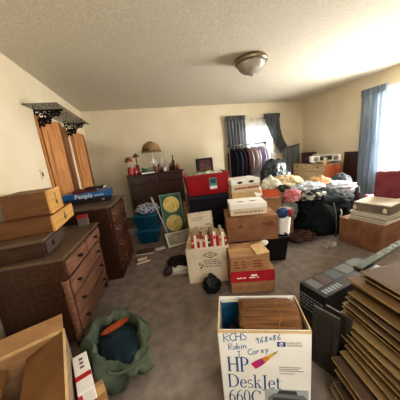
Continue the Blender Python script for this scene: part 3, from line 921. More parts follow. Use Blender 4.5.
pine('pine drawer box with a brass pull, below the other pine box', (-1.155, 1.80, .927), R(3), .385, .55, .12)
t = pine('deeper pine drawer box with printed lettering, on top of the other pine box', (-1.12, 1.90, 1.051), R(5), .315, .33, .19)
m = MB()
rr = random.Random(5)
x = .07
while x < .19:
    w = .004 + rr.random()*.008
    m.box(x, x+w, -.0012, -.0002, .075, .083); x += w+.003
m.build('printed_letters', plain('faded_brown_ink', '6f451c', .7), t)
t = thing('trinket_box', 'small red and grey trinket box behind the pine boxes on the nearest dresser', 'box', (-.72, 2.385, H1+.001), R(5))
MB().box(-.06, .04, -.03, .03, 0, .09).build('body', plain('trinket_grey', '6f6660', .5), t, bevel=.003)
MB().box(-.062, .042, -.032, .032, .09, .115).build('lid', plain('trinket_red', 'a3202a', .4), t, bevel=.003)
# second dresser: black case, blue game box, games
t = thing('game_box', 'flat black game case between the dark dresser and blue game box', 'box', (-.98, 2.92, H2+.001), R(4))
MB().box(0, .46, 0, .3, 0, .055).build('body', M_ink, t, bevel=.004)
MB().box(.36, .4, -.0025, -.0005, .015, .04).build('clasp', M_chrome, t)
t = thing('game_box', 'blue game box with white lettering, on the flat black game case', 'box', (-1.05, 2.88, H2+.057), R(3))
MB().box(0, .55, 0, .36, 0, .085).build('lid', mat('game_blue', '1c4d86', '2f6ba8', scale=7, rough=.35), t, bevel=.004)
MB().box(.0, .55, -.001, .361, -.001, .02).build('base', plain('game_navy', '142c4c', .4), t)
text('People', .085, M_white_card, t, (.13, -.002, .02), (PI/2, 0, 0), sx=.9)
MB().box(.36, .47, -.0022, -.0005, .03, .05).build('print', plain('pale_blue', '9fb8d0', .5), t)
t = thing('book', 'dark red hardback lying on the blue game box', 'book', (-.80, 2.98, H2+.144), R(8))
MB().box(-.14, .14, -.09, .09, 0, .006).box(-.14, .14, -.09, .09, .032, .038).box(-.14, .14, -.09, -.084, .006, .032).build('cover', plain('dkred_cover', '5a2020', .5), t)
MB().box(-.135, .135, -.083, .087, .006, .032).build('pages', M_paper, t)
t = thing('book', 'black paperback on the right end of the blue game box', 'book', (-.66, 2.93, H2+.184), R(-6))
MB().box(-.11, .11, -.07, .07, 0, .003).box(-.11, .11, -.07, .07, .02, .023).box(-.11, .11, -.07, -.067, .003, .02).build('cover', M_ink, t)
MB().box(-.107, .107, -.066, .067, .003, .02).build('pages', M_paper, t)

# ------------------------------------------------------------------ foreground left
FA = math.atan2(1.401-1.282, -.651+.97)
t = thing('open_carton', 'open brown carton with raised flaps in the bottom left corner', 'box', (-.548, 1.03, 0), R(20))
Wc, Dc, Hc = .46, .54, .445
hollow(Wc, Dc, Hc, .005).build('body', M_card, t, (-Wc/2, 0, 0))
m = MB().box(-.0005, .004, -Dc/2, Dc/2, .0, Hc)
m.build('printed_side', mat('card_print', '8a7768', 'a58f78', scale=30, rough=.8), t, (.0, 0, 0))
def flap(name, w, l, loc, rot, m):
    return MB().box(-w/2, w/2, 0, l, -.0025, .0025).build(name, m, t, loc, rot)
flap('flap', Wc-.01, .13, (-Wc/2+.005, Dc/2, Hc), (R(10), 0, 0), M_card)
flap('flap', Wc-.02, .06, (-Wc/2, -Dc/2, Hc), (R(-25), 0, 0), M_card_in)
flap('flap', Dc-.02, .20, (-.008, 0, Hc-.006), (R(-20), 0, R(90)), M_card_in)
flap('flap', Dc-.02, .19, (-Wc+.008, 0, Hc-.006), (R(-24), 0, R(-90)), M_card_in)
MB().box(-Wc+.01, -.01, Dc/2-.01, Dc/2+.005, Hc-.012, Hc+.002).box(-.006, .005, -Dc/2, Dc/2, Hc-.012, Hc+.002).build('rim_edge', M_card_lt, t)
t = thing('gift_box', 'narrow white box with red print beside the open carton', 'box', (-.515, 1.075, 0), R(22))
MB().box(-.03, .045, -.13, .13, 0, .31).build('body', M_white_card, t, bevel=.004)
MB().box(-.0315, -.012, -.132, .131, .08, .3).build('pink_side', plain('pink_print', 'c23a5a', .5), t)
m = MB().box(-.01, .046, -.1315, -.1302, .2, .23)
m.build('red_stripe', M_red_ink, t)
m = MB().box(-.0305, .0462, -.05, -.02, .3, .3112).box(.0452, .0465, -.05, -.02, .2, .3112)
m.build('red_stripe', M_red_ink, t)
m = MB()
for k in range(3): m.box(.0, .02, .02+k*.03, .035+k*.03, .3102, .3112)
m.build('print_dots', plain('print_mauve', '7a5a78', .5), t)
t = carton('carton', 'small brown carton at the bottom edge, beside the narrow white box', 'box', (-.405, .95, 0), R(24), .07, .12, .225, M_card)

# green duffel with teal cloth
t = thing('duffel_bag', 'olive green canvas bag lying open on the carpet below the nearest dresser', 'bag', (-.385, 1.40, 0), R(20))
def bagf(u, v):
    a = u*2*PI
    # v 0 bottom -> 1 rim, folding slightly inside
    rx, ry = .205, .265
    sh = 1 + .34*noise.noise(Vector((math.cos(a)*1.9, math.sin(a)*1.7, v*2))) + .06*math.sin(5*a+v*3) + .05*math.sin(9*a-v*5) + .10*noise.noise(Vector((math.cos(a)*6, math.sin(a)*6, v*5)))
    if v < .7:
        k = v/.7
        r = .80 + .28*math.sin(k*PI*.75)
        z = .17*k
    else:
        k = (v-.7)/.3
        r = 1.0 - .34*k
        z = .17 + .04*math.sin(k*PI) - .05*k
    z += .04*math.sin(a*2+1.0)*v + .09*max(0, math.sin(a-.3))**3*v + .02*noise.noise(Vector((math.cos(a)*4, math.sin(a)*4, v*5)))
    return (rx*r*sh*math.cos(a), ry*r*sh*math.sin(a), max(z, .002))
MB().grid(bagf, 64, 20, True).build('canvas_body', M_olive, t, smooth=True, solid=.006)
for s in (-1, 1):
    m = MB()
    pts = []
    for k in range(14):
        a = k/13*PI
        pts.append((.02+.13*math.cos(a), s*.235 + s*.05*math.sin(a), .19 - .03*math.sin(a)))
    m.tube(pts, .010, 6)
    m.build('handle', plain('olive_strap', '525e4c', .9), t, smooth=True)
t = thing('cloth_bundle', 'dark teal cloth folded inside the olive bag', 'cloth', (-.38, 1.39, .01), R(20))
MB().blob((0, -.01, .09), (.15, .20, .085), 6, .16, 2.0, 4, floor=0).build('fabric', M_tealcloth, t, smooth=True)
t = thing('cloth_strip', 'orange cloth strip on the teal cloth in the olive bag', 'cloth', (-.415, 1.515, .175), R(28))
MB().blob((0, 0, 0), (.10, .03, .02), 8, .25, 2.2, 3).build('fabric', M_orange, t, smooth=True)

# ------------------------------------------------------------------ floor odds and ends
t = thing('knotted_bag', 'small knotted black plastic bag on the carpet before the white carton', 'bag', (.475, 1.85, 0))
MB().blob((0, 0, .075), (.085, .08, .09), 3, .22, 2.6, 4, floor=.001).build('pouch', M_garbage, t, smooth=True)
MB().lathe([(.02, .14), (.014, .16), (.03, .185), (.02, .20)], 10, wave=(5, .3)).build('knot', M_garbage, t, smooth=True)
t = thing('cloth_bundle', 'crumpled black cloth on the carpet left of the white carton', 'cloth', (.225, 2.52, 0))
MB().blob((0, 0, .05), (.13, .11, .075), 12, .3, 2.4, 4, floor=.001).build('fabric', mat('blk_cloth', '17181a', '2b2c2e', scale=8, rough=.95), t, smooth=True)
def shoe(label, loc, rz, m1, m2):
    t = thing('shoe', label, 'shoe', loc, rz, 'shoes on the carpet')
    prof = [(-.12, .03), (-.1, .038), (0, .034), (.07, .043), (.115, .036), (.13, .0)]
    def f(u, v):
        x = -.12 + .25*v
        w = .033 + .012*math.sin(v*PI*1.6)
        hh = (.075 if v < .45 else .075 - (v-.45)*.085) * (1 if v < .98 else .6)
        a = u*2*PI
        taper = math.sin(min(1, (1-v)*6+.05)*PI/2) * math.sin(min(1, v*8+.3)*PI/2)
        return (x, w*taper*math.cos(a), .018 + max(0, math.sin(a))*hh*taper)
    MB().grid(f, 18, 12, True).build('upper', m1, t, smooth=True)
    MB().prism([(-.125, -.03), (-.05, -.034), (.06, -.043), (.12, -.028), (.135, 0), (.12, .028), (.06, .043), (-.05, .034), (-.125, .03)], 0, .018, 'xy').build('sole', m2, t, bevel=.003)
    MB().lathe([(.026, .0), (.022, -.012)], 12, (-.07, 0, .094)).build('opening', M_ink, t)
shoe('white shoe on the carpet, nearest the camera beside the black cloth', (.235, 2.345, 0), R(-10), plain('shoe_white', 'c9c4ba', .5), M_ivory)
shoe('dark shoe with a red sole left of the white shoe', (.13, 2.39, 0), R(25), mat('shoe_dark', '2c2226', '473036', scale=9), plain('shoe_red', '8a3a34', .6))
t = thing('book', 'red framed book lying on the carpet beside the dark dresser', 'book', (-.24, 2.86, 0), R(10))
MB().box(-.095, .095, -.07, .07, .001, .006).box(-.095, .095, -.07, .07, .03, .035).box(-.095, .095, .064, .07, .006, .03).build('cover', plain('book_rust', '7a3a2c', .5), t)
MB().box(-.092, .092, -.067, .064, .006, .03).build('pages', M_paper, t)
MB().box(-.07, .07, -.045, .045, .0352, .0362).build('title_panel', M_ivory, t)
t = thing('magazine', 'brown magazine lying on the carpet in front of the teal bins', 'magazine', (-.20, 3.16, 0), R(-8))
MB().box(-.14, .14, -.09, .09, .001, .012).build('pages', M_paper, t)
MB().box(-.14, .14, -.09, .09, .0122, .0135).build('cover', mat('mag_brown', '4a3328', '6f5040', scale=14), t)
t = thing('paper_scrap', 'white folded paper on the carpet at the foot of the golf club', 'paper', (.03, 3.16, 0), R(12))
MB().box(-.07, .07, -.04, .04, .001, .01).build('sheet', M_paper, t)
t = thing('wooden_rack', 'reddish wooden slatted rack leaning at the corner of the dark dresser', 'rack', (-.40, 3.0, 0), rot=(0, R(-16), R(80)))
m = MB()
for x in (-.14, .14): m.box(x-.012, x+.012, -.01, .01, .0, .42)
m.build('side_rail', wood('rack_wood', '5a3322', '74452f', .5, 2), t, bevel=.003)
for k in range(5):
    MB().box(-.13, .13, -.007, .007, .04+k*.08, .065+k*.08).build('slat', wood('rack_wood', '5a3322', '74452f', .5, 2), t)

# ------------------------------------------------------------------ clothes rack & window dressing
t = thing('clothes_rack', 'grey metal clothes rack in front of the back window', 'clothes rack', (0, 4.30, 0))
m = MB()
m.tube([(1.80, 0, 1.505), (2.68, 0, 1.505)], .012, 10)
m.build('rail', M_chrome, t, smooth=True)
for x in (1.80, 2.68):
    MB().tube([(x, 0, .03), (x, 0, 1.51)], .014, 10).build('upright', M_ink_grey, t, smooth=True)
    MB().tube([(x, -.22, .03), (x, .22, .03)], .014, 10).build('foot', M_ink_grey, t, smooth=True)
    MB().box(x-.018, x+.018, -.018, .018, 1.48, 1.53).build('corner_cap', M_ink, t, bevel=.004)
gar = [(1.90, '22242e', 'black coat', .95, .05), (1.97, '3b3e50', 'dark navy dress', .85, .045), (2.045, '2c2a33', 'charcoal jacket', .75, .05), (2.12, '6b3f4c', 'maroon blouse', .6, .04), (2.19, 'a89a9a', 'dusty grey cardigan', .9, .045),
       (2.26, 'c9c2c8', 'pale grey shirt', .66, .04), (2.325, 'e0d2dc', 'pale pink blouse', .85, .035), (2.39, 'b9b6d2', 'lavender dress', .95, .04), (2.46, 'efedf6', 'white lilac robe', 1.02, .045)]
for i, (x, c, nm, ln, th) in enumerate(gar):
    x = 1.87 + i*.092 + (.012 if i % 2 else -.01); th *= .5 + .2*(i % 3)
    g = thing('garment', f'{nm} hanging on the clothes rack', 'clothing', (x, 4.30, 1.505), R(random.uniform(-2, 2)), 'clothes on the rack')
    def gf(u, v, ln=ln, th=th, s=i):
        a = u*2*PI
        if v < .12:
            w = .05 + .18*(v/.12)**.6; z = -.07 - .10*(v/.12)
        else:
            k = (v-.12)/.88
            w = .23 - .03*math.sin(k*PI) + .03*k; z = -.17 - (ln-.12)*k
        f = 1 + .35*math.sin(a*5+s)*v
        return (th*math.sin(a)*f*(.6+.7*v), w*math.cos(a)*(1+.04*math.sin(v*9+s)), z)
    mm = mat('cloth_'+c, c, None, scale=6, rough=.95, translucent=.12)
    MB().grid(gf, 40, 16, True).build('fabric', mm, g, smooth=True)
    for s in (-1, 1):
        sl = MB()
        sl.tube([(0, s*.2, -.15), (th*.5, s*.235, -.3), (th*.3, s*.24, -.48), (0, s*.235, -.62)], [.02, .022, .02, .018], 10)
        sl.build('sleeve', mm, g, smooth=True)
    MB().tube([(0, .012, .0), (0, 0, .018), (0, -.014, .004), (0, -.004, -.03), (0, 0, -.075)], .0025, 6).build('hanger_hook', M_chrome, g, smooth=True)

def sheet(name, f, nu, nv, m, parent, solid=0):
    return MB().grid(f, nu, nv).build(name, m, parent, smooth=True, solid=solid)
def lerp(a, b, t): return a + (b-a)*t
yC = YB - .10
t = thing('curtain_rod', 'white curtain rod over the back window', 'curtain rod', (0, yC, 2.224))
MB().tube([(2.167, 0, 0), (3.83, 0, 0)], .012, 8).build('rod', M_white_trim, t, smooth=True)
for x in (2.22, 3.77):
    MB().tube([(x, 0, 0), (x, .098, 0)], .008, 6).build('bracket', M_white_trim, t)
t = thing('curtain', 'slate blue curtain hanging straight at the left of the back window', 'curtain', (0, yC, 0))
sheet('fabric', lambda u, v: (2.19+.55*u + .02*math.sin(v*3), .035*math.sin(u*2*PI*6)*(.5+.5*v) - .015, lerp(2.263, .244, v)), 70, 20, M_curtain_b, t)
sheet('heading', lambda u, v: (2.184+.56*u, -.02+.03*math.sin(u*2*PI*11), lerp(2.279, 2.158, v)), 80, 4, M_curtain_b, t)
t = thing('curtain', 'slate blue curtain swept aside to the right of the back window', 'curtain', (0, yC, 0))
def swept(u, v):
    # top spans 3.02..3.56 ; gathered and pulled to the right at tieback 3.80..4.02 z 1.33
    xt = lerp(3.31, 3.784, u)
    xb = lerp(3.817, 4.026, u)
    zb = lerp(1.201, 1.377, u)
    k = v
    x = lerp(xt, xb, k**(1.15+1.6*u))
    sag = .06*math.sin(k*PI)*(1-u)
    z = lerp(2.263, zb, k) - sag
    return (x, -.015 + .03*math.sin(u*2*PI*6), z)
sheet('fabric', swept, 64, 24, M_curtain_b, t)
sheet('heading', lambda u, v: (3.30+.495*u, -.02+.03*math.sin(u*2*PI*11), lerp(2.279, 2.158, v)), 80, 4, M_curtain_b, t)
sheet('gathered_tail', lambda u, v: (lerp(3.872, 4.422, u)+.03*math.sin(v*2), -.02+.04*math.sin(u*2*PI*5), lerp(lerp(1.29, 1.388, u), .13, v)), 50, 14, mat('grey_curtain', '7a807c', '9a9f9a', scale=3, stretch=(6, 6, .6), rough=.9, translucent=.2), t)
MB().tube([(3.806, -.04, 1.256), (3.96, -.06, 1.322), (4.433, -.03, 1.388)], .02, 8).build('tieback', M_curtain_b, t, smooth=True)
t = thing('sheer_curtain', 'white sheer with a ruffled edge sweeping across the back window', 'curtain', (0, yC+.045, 0))
def sheerf(u, v):
    xt = lerp(2.684, 3.388, u)
    xb = lerp(3.70, 3.916, u)
    zb = lerp(1.091, 1.20, u)
    k = v
    return (lerp(xt, xb, k**1.7), .012*math.sin(u*2*PI*7), lerp(2.213, zb, k) - .22*math.sin(k*PI)*(1-u)*.7)
sheet('fabric', sheerf, 60, 24, M_sheer, t)
def ruff(u, v):
    p = sheerf(0, u)
    return (p[0]+.03*v*math.cos(3)+.008*math.sin(u*60), p[1]-.02+.015*math.sin(u*80), p[2]-.055*v)
sheet('ruffle', lambda u, v: ruff(u, v), 90, 4, M_lace, t)
t = thing('sheer_curtain', 'white sheer hanging straight over the left part of the back window', 'curtain', (0, yC+.07, 0))
sheet('fabric', lambda u, v: (2.64+.374*u, .012*math.sin(u*2*PI*5), lerp(2.2, .52, v)), 40, 8, M_sheer, t)

xC = XR - .10
t = thing('curtain_rod', 'white curtain rod over the right window', 'curtain rod', (xC, 0, 2.268))
MB().tube([(0, 1.595, 0), (0, 3.64, 0)], .012, 8).build('rod', M_white_trim, t, smooth=True)
for y in (1.65, 3.58):
    MB().tube([(0, y, 0), (.098, y, 0)], .008, 6).build('bracket', M_white_trim, t)
t = thing('curtain', 'light blue curtain hanging at the far side of the right window', 'curtain', (xC, 0, 0))
sheet('fabric', lambda u, v: (-.015+.04*math.sin(u*2*PI*5)*(.6+.4*v), lerp(3.61, 3.13, u), lerp(2.307, .03, v)), 60, 16, M_curtain_r, t)
sheet('heading', lambda u, v: (-.02+.035*math.sin(u*2*PI*9), lerp(3.62, 3.12, u), lerp(2.323, 2.19, v)), 70, 4, M_curtain_r, t)
t = thing('curtain', 'light blue curtain at the near side of the right window', 'curtain', (xC, 0, 0))
sheet('fabric', lambda u, v: (-.015+.04*math.sin(u*2*PI*5)*(.6+.4*v), lerp(2.0, 1.6, u), lerp(2.307, .03, v)), 60, 16, M_curtain_r, t)
t = thing('sheer_curtain', 'white sheer with a grey lace valance over the right window', 'curtain', (xC+.05, 0, 0))
sheet('fabric', lambda u, v: (.012*math.sin(u*2*PI*16), lerp(3.18, 1.89, u), lerp(2.246, .52, v)), 120, 8, M_sheer, t)
sheet('lace_valance', lambda u, v: (-.025+.02*math.sin(u*2*PI*14), lerp(3.18, 1.89, u), lerp(2.257, 1.95-.05*abs(math.sin(u*PI*9)), v)), 120, 6, M_lace, t)

# ------------------------------------------------------------------ heap at the right
def bag(name, label, cat, loc, r, m, seed, amp=.22, freq=2.2, rz=0, part='pouch', floor=0, power=1, group=None):
    t = thing(name, label, cat, loc, rz, group)
    MB().blob((0, 0, r[2]*.85), r, seed, amp, freq, 5, floor=floor, power=power).build(part, m, t, smooth=True)
    return t
t = bag('trash_bag', 'big dark bag bulging on the carpet at the middle of the heap', 'bag', (2.56, 2.64, 0), (.43, .34, .36), M_bag_dkgreen, 21, .14, 1.8, power=.8)
m = MB().tube([(-.02, -.345, .02), (-.025, -.36, .2), (-.02, -.335, .38), (-.01, -.28, .52)], .009, 6)
m.build('cord', plain('cord_grey', '6b6a68', .7), t, smooth=True)
m = MB().tube([(.05, -.35, .3), (.075, -.34, .36), (.065, -.33, .42)], .014, 6)
m.build('white_tag', M_porcelain, t, smooth=True)
bag('trash_bag', 'dark green bag behind the big dark bag, near the right wall', 'bag', (3.25, 2.95, 0), (.24, .28, .30), M_bag_dkgreen, 25, .16, 1.9, power=.85)
bag('trash_bag', 'black bag under the white plastic at the back of the heap', 'bag', (2.72, 3.42, 0), (.34, .26, .40), M_garbage, 27, .16, 1.9, power=.85)
bag('trash_bag', 'black bag at the left of the heap, behind the black bin', 'bag', (2.0, 3.05, 0), (.24, .24, .36), M_garbage, 29, .18, 2, power=.85)
bag('plastic_bag', 'pale grey plastic bag on the left part of the heap', 'bag', (2.52, 2.84, .61), (.25, .16, .085), M_clearbag, 31, .35, 2.4)
bag('plastic_bag', 'bluish white plastic bag on the right part of the heap', 'bag', (3.06, 2.78, .56), (.26, .17, .085), M_clearbag, 33, .35, 2.3, rz=R(-20))
t = bag('sack', 'tan paper sack between the two pale plastic bags', 'bag', (2.82, 2.92, .60), (.22, .15, .12), mat('tan_paper', 'a8835c', 'c19c72', scale=7, rough=.8, bump=.2), 35, .15, 2)
bag('clothes_pile', 'cream cloth heap on the far left of the heap, below the blond dresser', 'clothes', (2.42, 3.25, .62), (.30, .2, .13), mat('cream_cloth', 'b8a684', 'd2c29e', scale=6, rough=.95), 37, .25, 2.2, part='fabric')
bag('clothes_pile', 'black and white printed clothes on the top left of the big dark bag', 'clothes', (2.34, 2.56, .555), (.20, .15, .08), mat('bw_cloth', '2a2c2c', 'b5b5ac', scale=11, rough=.95, contrast=(.48, .56)), 39, .25, 2.4, part='fabric')
bag('clothes_pile', 'grey clothes bundle left of the pale plastic bag', 'clothes', (1.96, 2.60, .30), (.13, .12, .17), mat('grey_cloth', '6b6a66', '8f8d88', scale=8, rough=.95), 40, .25, 2.4, part='fabric')
bag('clothes_pile', 'rust brown cloth bundle low on the carpet left of the big dark bag', 'clothes', (2.06, 2.46, 0), (.19, .12, .075), mat('rust_cloth', '3a2823', '5c4234', scale=7, rough=.95), 41, .45, 2.3, part='fabric')
bag('clothes_pile', 'pink cloth bundle at the left side of the heap', 'clothes', (1.99, 2.56, .60), (.12, .09, .08), mat('pink_cloth', 'b8656c', 'd09a9c', scale=6, rough=.95), 43, .5, 2.3, part='fabric')
bag('clothes_pile', 'dark olive coat bundle above the white sack', 'clothes', (2.03, 2.80, .50), (.14, .13, .16), mat('olive_cloth', '252a26', '3c423a', scale=6, rough=.95), 45, .2, 2.3, part='fabric')
bag('clothes_pile', 'crumpled cream shirt on top behind the olive coat', 'clothes', (1.96, 3.02, .62), (.15, .13, .15), mat('shirt_white', 'c4c0b0', 'dedacb', scale=6, rough=.95), 47, .3, 2.4, part='fabric')
t = carton('carton', 'brown carton propping up the clothes behind the black bin', 'box', (1.80, 2.52, 0), R(-10), .36, .36, .44, M_card_dk)
# things over the bin on its right
t = thing('white_sack', 'white sack with blue and red print at the right end of the black bin', 'bag', (1.60, 2.22, .30), R(-15))
def sackf(u, v):
    a = u*2*PI
    return (.085*math.cos(a)*(1-.15*v)*(1+.08*math.sin(3*a+v*4))+.03*v, .09*math.sin(a)*(1-.5*v)*(1+.1*math.sin(4*a)), .33*v)
MB().grid(sackf, 28, 14, True).build('pouch', M_white_card, t, smooth=True)
MB().blob((-.01, -.035, .275), (.07, .05, .06), 3, .3, 2.5, 4).build('blue_print', mat('blue_print', '25395f', '3a5a8c', scale=10, rough=.5), t, smooth=True)
MB().blob((.07, -.045, .27), (.03, .03, .05), 4, .3, 2.5, 4).build('red_print', M_redpaper, t, smooth=True)
def small_book(label, loc, rz, w, d, h, c, tilt=0):
    t = thing('book', label, 'book', loc, rot=(tilt, 0, rz), group='books beside the produce cartons')
    MB().box(-w/2, w/2, 0, d, 0, .004).box(-w/2, w/2, 0, d, h-.004, h).box(-w/2, w/2, d-.003, d, .004, h-.004).build('cover', mat('sb_'+c, c, None, rough=.4, scale=14), t)
    MB().box(-w/2+.003, w/2-.003, .003, d-.003, .004, h-.004).build('pages', M_paper, t)
carton('carton', 'brown carton holding books, behind the white sack', 'box', (1.70, 2.62, .442), R(-14), .30, .26, .24, M_card)
small_book('orange-red book tilted up, right of the produce cartons', (1.655, 2.55, .684), R(-25), .22, .17, .03, 'b0491f', R(30))
small_book('dark maroon book tilted beside the orange-red book', (1.80, 2.57, .684), R(-5), .13, .17, .025, '5c2420', R(24))
small_book('white book tilted at the back of the small book pile', (1.60, 2.76, .684), R(10), .16, .16, .025, 'd8d4c6', R(48))
t = thing('paper_scrap', 'crumpled white paper on the black bin beside the flapped carton', 'paper', (1.17, 1.985, .32))
MB().blob((0, 0, .02), (.05, .035, .03), 3, .3, 2.5, 3).build('sheet', M_paper, t)

# smoky bag heap by the window
t = thing('stool', 'dark wooden stool carrying the smoky garment bag by the window', 'stool', (2.64, 3.95, 0))
MB().box(-.2, .2, -.2, .2, .44, .47).build('seat', M_dkwood, t, bevel=.006)
for x in (-.16, .16):
    for y in (-.16, .16):
        MB().tube([(x*1.1, y*1.1, 0), (x, y, .44)], [.016, .02], 8).build('leg', M_dkwood, t, smooth=True)
t = bag('garment_bag', 'smoky black plastic bag stuffed full in front of the back window', 'bag', (2.66, 3.95, .472), (.29, .22, .36), M_smokebag, 51, .13, 2.4)
MB().box(.17, .23, -.225, -.205, .3, .37).build('white_tag', M_white_card, t)

# stereo and jewellery box on the blond dresser
t = thing('stereo', 'white stereo with dark speaker grilles on the blond dresser', 'stereo', (4.36, 4.34, H4+.001), R(-28))
t.scale = (1.1, 1.1, 1.1)
MB().box(-.30, .30, -.09, .09, .05, .19).build('body', M_white_card, t, bevel=.012)
m = MB()
m.tube([(-.24, 0, .19), (-.24, 0, .22), (.24, 0, .22), (.24, 0, .19)], .009, 6).build('carry_handle', M_porcelain, t, smooth=True)
for x in (-.2, .2):
    MB().lathe([(.05, 0), (.052, .006), (.03, .009)], 20, (0, 0, 0), Matrix.Translation((x, -.089, .115)) @ Matrix.Rotation(PI/2, 4, 'X')).build('speaker', M_ink_grey, t)
MB().box(-.12, .12, -.097, -.089, .085, .165).build('cassette_deck', plain('deck', '3c3c3c', .4), t)
MB().box(-.12, .12, -.0975, -.09, .168, .18).build('tuner_dial', plain('dial', '8c8a80', .4), t)
for x in (-.22, .22):
    MB().box(x-.04, x+.04, -.07, .07, 0, .05).build('foot', M_ink_grey, t)
t = thing('jewelry_box', 'dark maroon box on the blond dresser, left of the white stereo', 'box', (4.30, 4.80, H4+.001), R(-70))
t.scale = (1.1, 1.1, 1.1)
MB().box(-.13, .13, -.1, .1, 0, .24).build('body', plain('jewel_maroon', '4a2530', .4), t, bevel=.005)
MB().box(-.135, .135, -.105, .105, .24, .27).build('lid', plain('jewel_maroon2', '3c1c26', .4), t, bevel=.005)
MB().box(-.02, .02, -.105, -.1, .11, .15).build('clasp', M_brass, t)
t = thing('stuffed_toy', 'pale cream stuffed toy sitting in front of the white stereo', 'toy', (4.24, 4.21, H4+.001))
MB().blob((0, 0, .05), (.055, .05, .055), 3, .1, 2, 3, floor=0).blob((0, -.02, .115), (.04, .04, .038), 5, .06, 2, 3).build('body', mat('toy_cream', 'c9b48e', 'dccba8', scale=12, rough=.95), t, smooth=True)
for s in (-1, 1):
    MB().blob((s*.035, -.01, .15), (.015, .01, .016), 2, .05, 2, 2).build('ear', M_ivory, t, smooth=True)
# red-brown headboard standing behind
t = thing('headboard', 'dark red-brown headboard leaning on the right wall beside the blond dresser', 'headboard', (4.55, 3.80, 0), rot=(0, R(4), 0))
MB().box(-.015, .015, -.2, .2, 0.06, 1.06).build('panel', M_chest, t, bevel=.004)
MB().box(-.025, .025, -.22, .22, 1.06, 1.10).build('top_rail', M_chest, t, bevel=.006)
for y in (-.19, .19):
    MB().box(-.022, .022, y-.022, y+.022, 0, 1.06).build('post', M_chest, t, bevel=.004)
bag('trash_bag', 'dark blue-grey bag in front of the headboard under the blue curtain', 'bag', (3.86, 3.42, 0), (.22, .26, .37), mat('bluegrey_bag', '353c42', '4a5258', scale=4, rough=.7), 61, .14, 2)

# maroon chair, back to the camera's right
t = thing('upholstered_chair', 'maroon upholstered chair before the right window', 'chair', (3.33, 2.02, 0), R(-35))
m = MB()
def backf(u, v):
    return None
bm_ = MB().box(-.30, .30, -.05, .05, .52, .92)
bm_.build('backrest', M_maroon, t, bevel=.045)
MB().box(-.27, .27, .05, .52, .38, .48).build('seat', M_maroon, t, bevel=.03)
for x in (-.24, .24):
    MB().tube([(x, 0, 0), (x, 0, .56)], .016, 8).build('leg', M_ink, t, smooth=True)
    MB().tube([(x, .46, 0), (x, .44, .40)], .016, 8).build('leg', M_ink, t, smooth=True)
MB().box(-.26, .26, -.012, .012, .44, .47).build('rear_rail', M_ink, t)

# right carton with magazines and a flat case
t = thing('carton', 'large brown carton at the right, under the flat grey case', 'box', (2.555, 1.70, 0), 0)
ang = math.atan2(2.24-1.70, 2.50-2.575)
MB().box(0, .55, 0, .50, 0, .355).build('body', M_card_dk, t, (0, 0, 0), (0, 0, ang-PI/2), bevel=.004)
MB().box(.25, .30, -.001, .501, .3552, .3562).build('tape', M_tape, t, (0, 0, 0), (0, 0, ang-PI/2))
cols = ['8a8578', 'b5b0a2', '6f6a62', '9c8f7c', 'c2bcae']
nm = ['olive grey', 'pale grey', 'dark grey', 'tan', 'cream']
for k in range(5):
    t = thing('magazine', f'{nm[k]} magazine in the pile under the flat grey case', 'magazine', (2.78 + .012*math.sin(k*2.3), 1.92 + .014*math.cos(k*1.7), .357+k*.0215), ang-PI/2+R(4*math.sin(k*3)), 'magazines on the large carton')
    MB().box(-.21, .21, -.2, .2, 0, .019).build('pages', M_paper, t)
    MB().box(-.212, .212, -.202, .202, .0192, .0208).build('cover', mat('mag_'+cols[k], cols[k], None, rough=.35), t)
t = thing('flat_case', 'flat grey and cream case on the magazine pile at right', 'case', (2.84, 1.96, .466), ang-PI/2+R(6))
MB().box(-.21, .19, -.20, .18, 0, .10).build('body', mat('case_grey', '6f665a', '8a8070', scale=6, rough=.5), t, bevel=.008)
MB().box(-.215, .195, -.205, .185, .102, .118).build('lid', mat('case_cream', 'c2b8a4', 'd4cbb8', scale=5, rough=.5), t, bevel=.006)
for y in (-.2, .12):
    m = MB().prism([(-.02, 0), (.02, 0), (.02, .045), (0, .06), (-.02, .045)], -.001, .001, 'yz')
    m.build('label', M_ivory, t, (-.2115, y+.05, .02))
t = thing('finial_post', 'short turned wooden post end standing beside the flat case', 'post', (2.98, 2.36, 0))
MB().lathe([(.03, 0), (.03, .5), (.04, .52), (.025, .55), (.045, .6), (.02, .63), (.03, .67), (.0, .70)], 14).build('turned_post', M_dkwood, t, smooth=True)
t = thing('paper_scrap', 'crumpled papers on the carpet below the big dark bag', 'paper', (2.27, 2.12, 0), R(20))
MB().blob((0, 0, .012), (.12, .05, .02), 7, .3, 2.6, 3, floor=.001).build('sheet', mat('scrap', '6f655a', 'c9c2b4', scale=14, rough=.8), t)

# ------------------------------------------------------------------ foreground right
BA = math.atan2(.11, .66)
t = thing('game_box', 'long black game box with printed labels, standing behind the printer carton', 'box', (.995, .955, 0), BA)
MB().box(0, .66, 0, .20, 0, .41).build('body', mat('black_card', '131517', '1d2022', scale=6, rough=.35), t, bevel=.004)
m = MB()
rr = random.Random(8)
for z in (.34, .315, .29, .265, .235):
    y = .19
    while y > .03:
        w = .01 + rr.random()*.02
        m.box(-.0012, -.0003, y-w, y, z-.005, z+.005); y -= w + .007
m.build('side_print', plain('print_pale', '8f9698', .5), t)
m = MB()
for i, (x0, x1, c) in enumerate(((.03, .11, '62635f'), (.12, .22, '4d3533'), (.23, .33, '414f51'), (.36, .48, '5c5f57'), (.5, .62, '474a41'))):
    MB().box(x0, x1, .085, .19, .4102, .4114).build('label_panel', mat('lp_'+c, c, None, rough=.4, scale=24), t)
m = MB()
for k in range(6): m.box(.04+k*.03, .06+k*.03, .02, .06, .4102, .4112)
m.build('top_print', plain('print_pale', '8f9698'), t)
t = thing('plank', 'long pale printed plank lying across the black game box toward the right', 'plank', (1.46, 1.115, .4125), R(12.5))
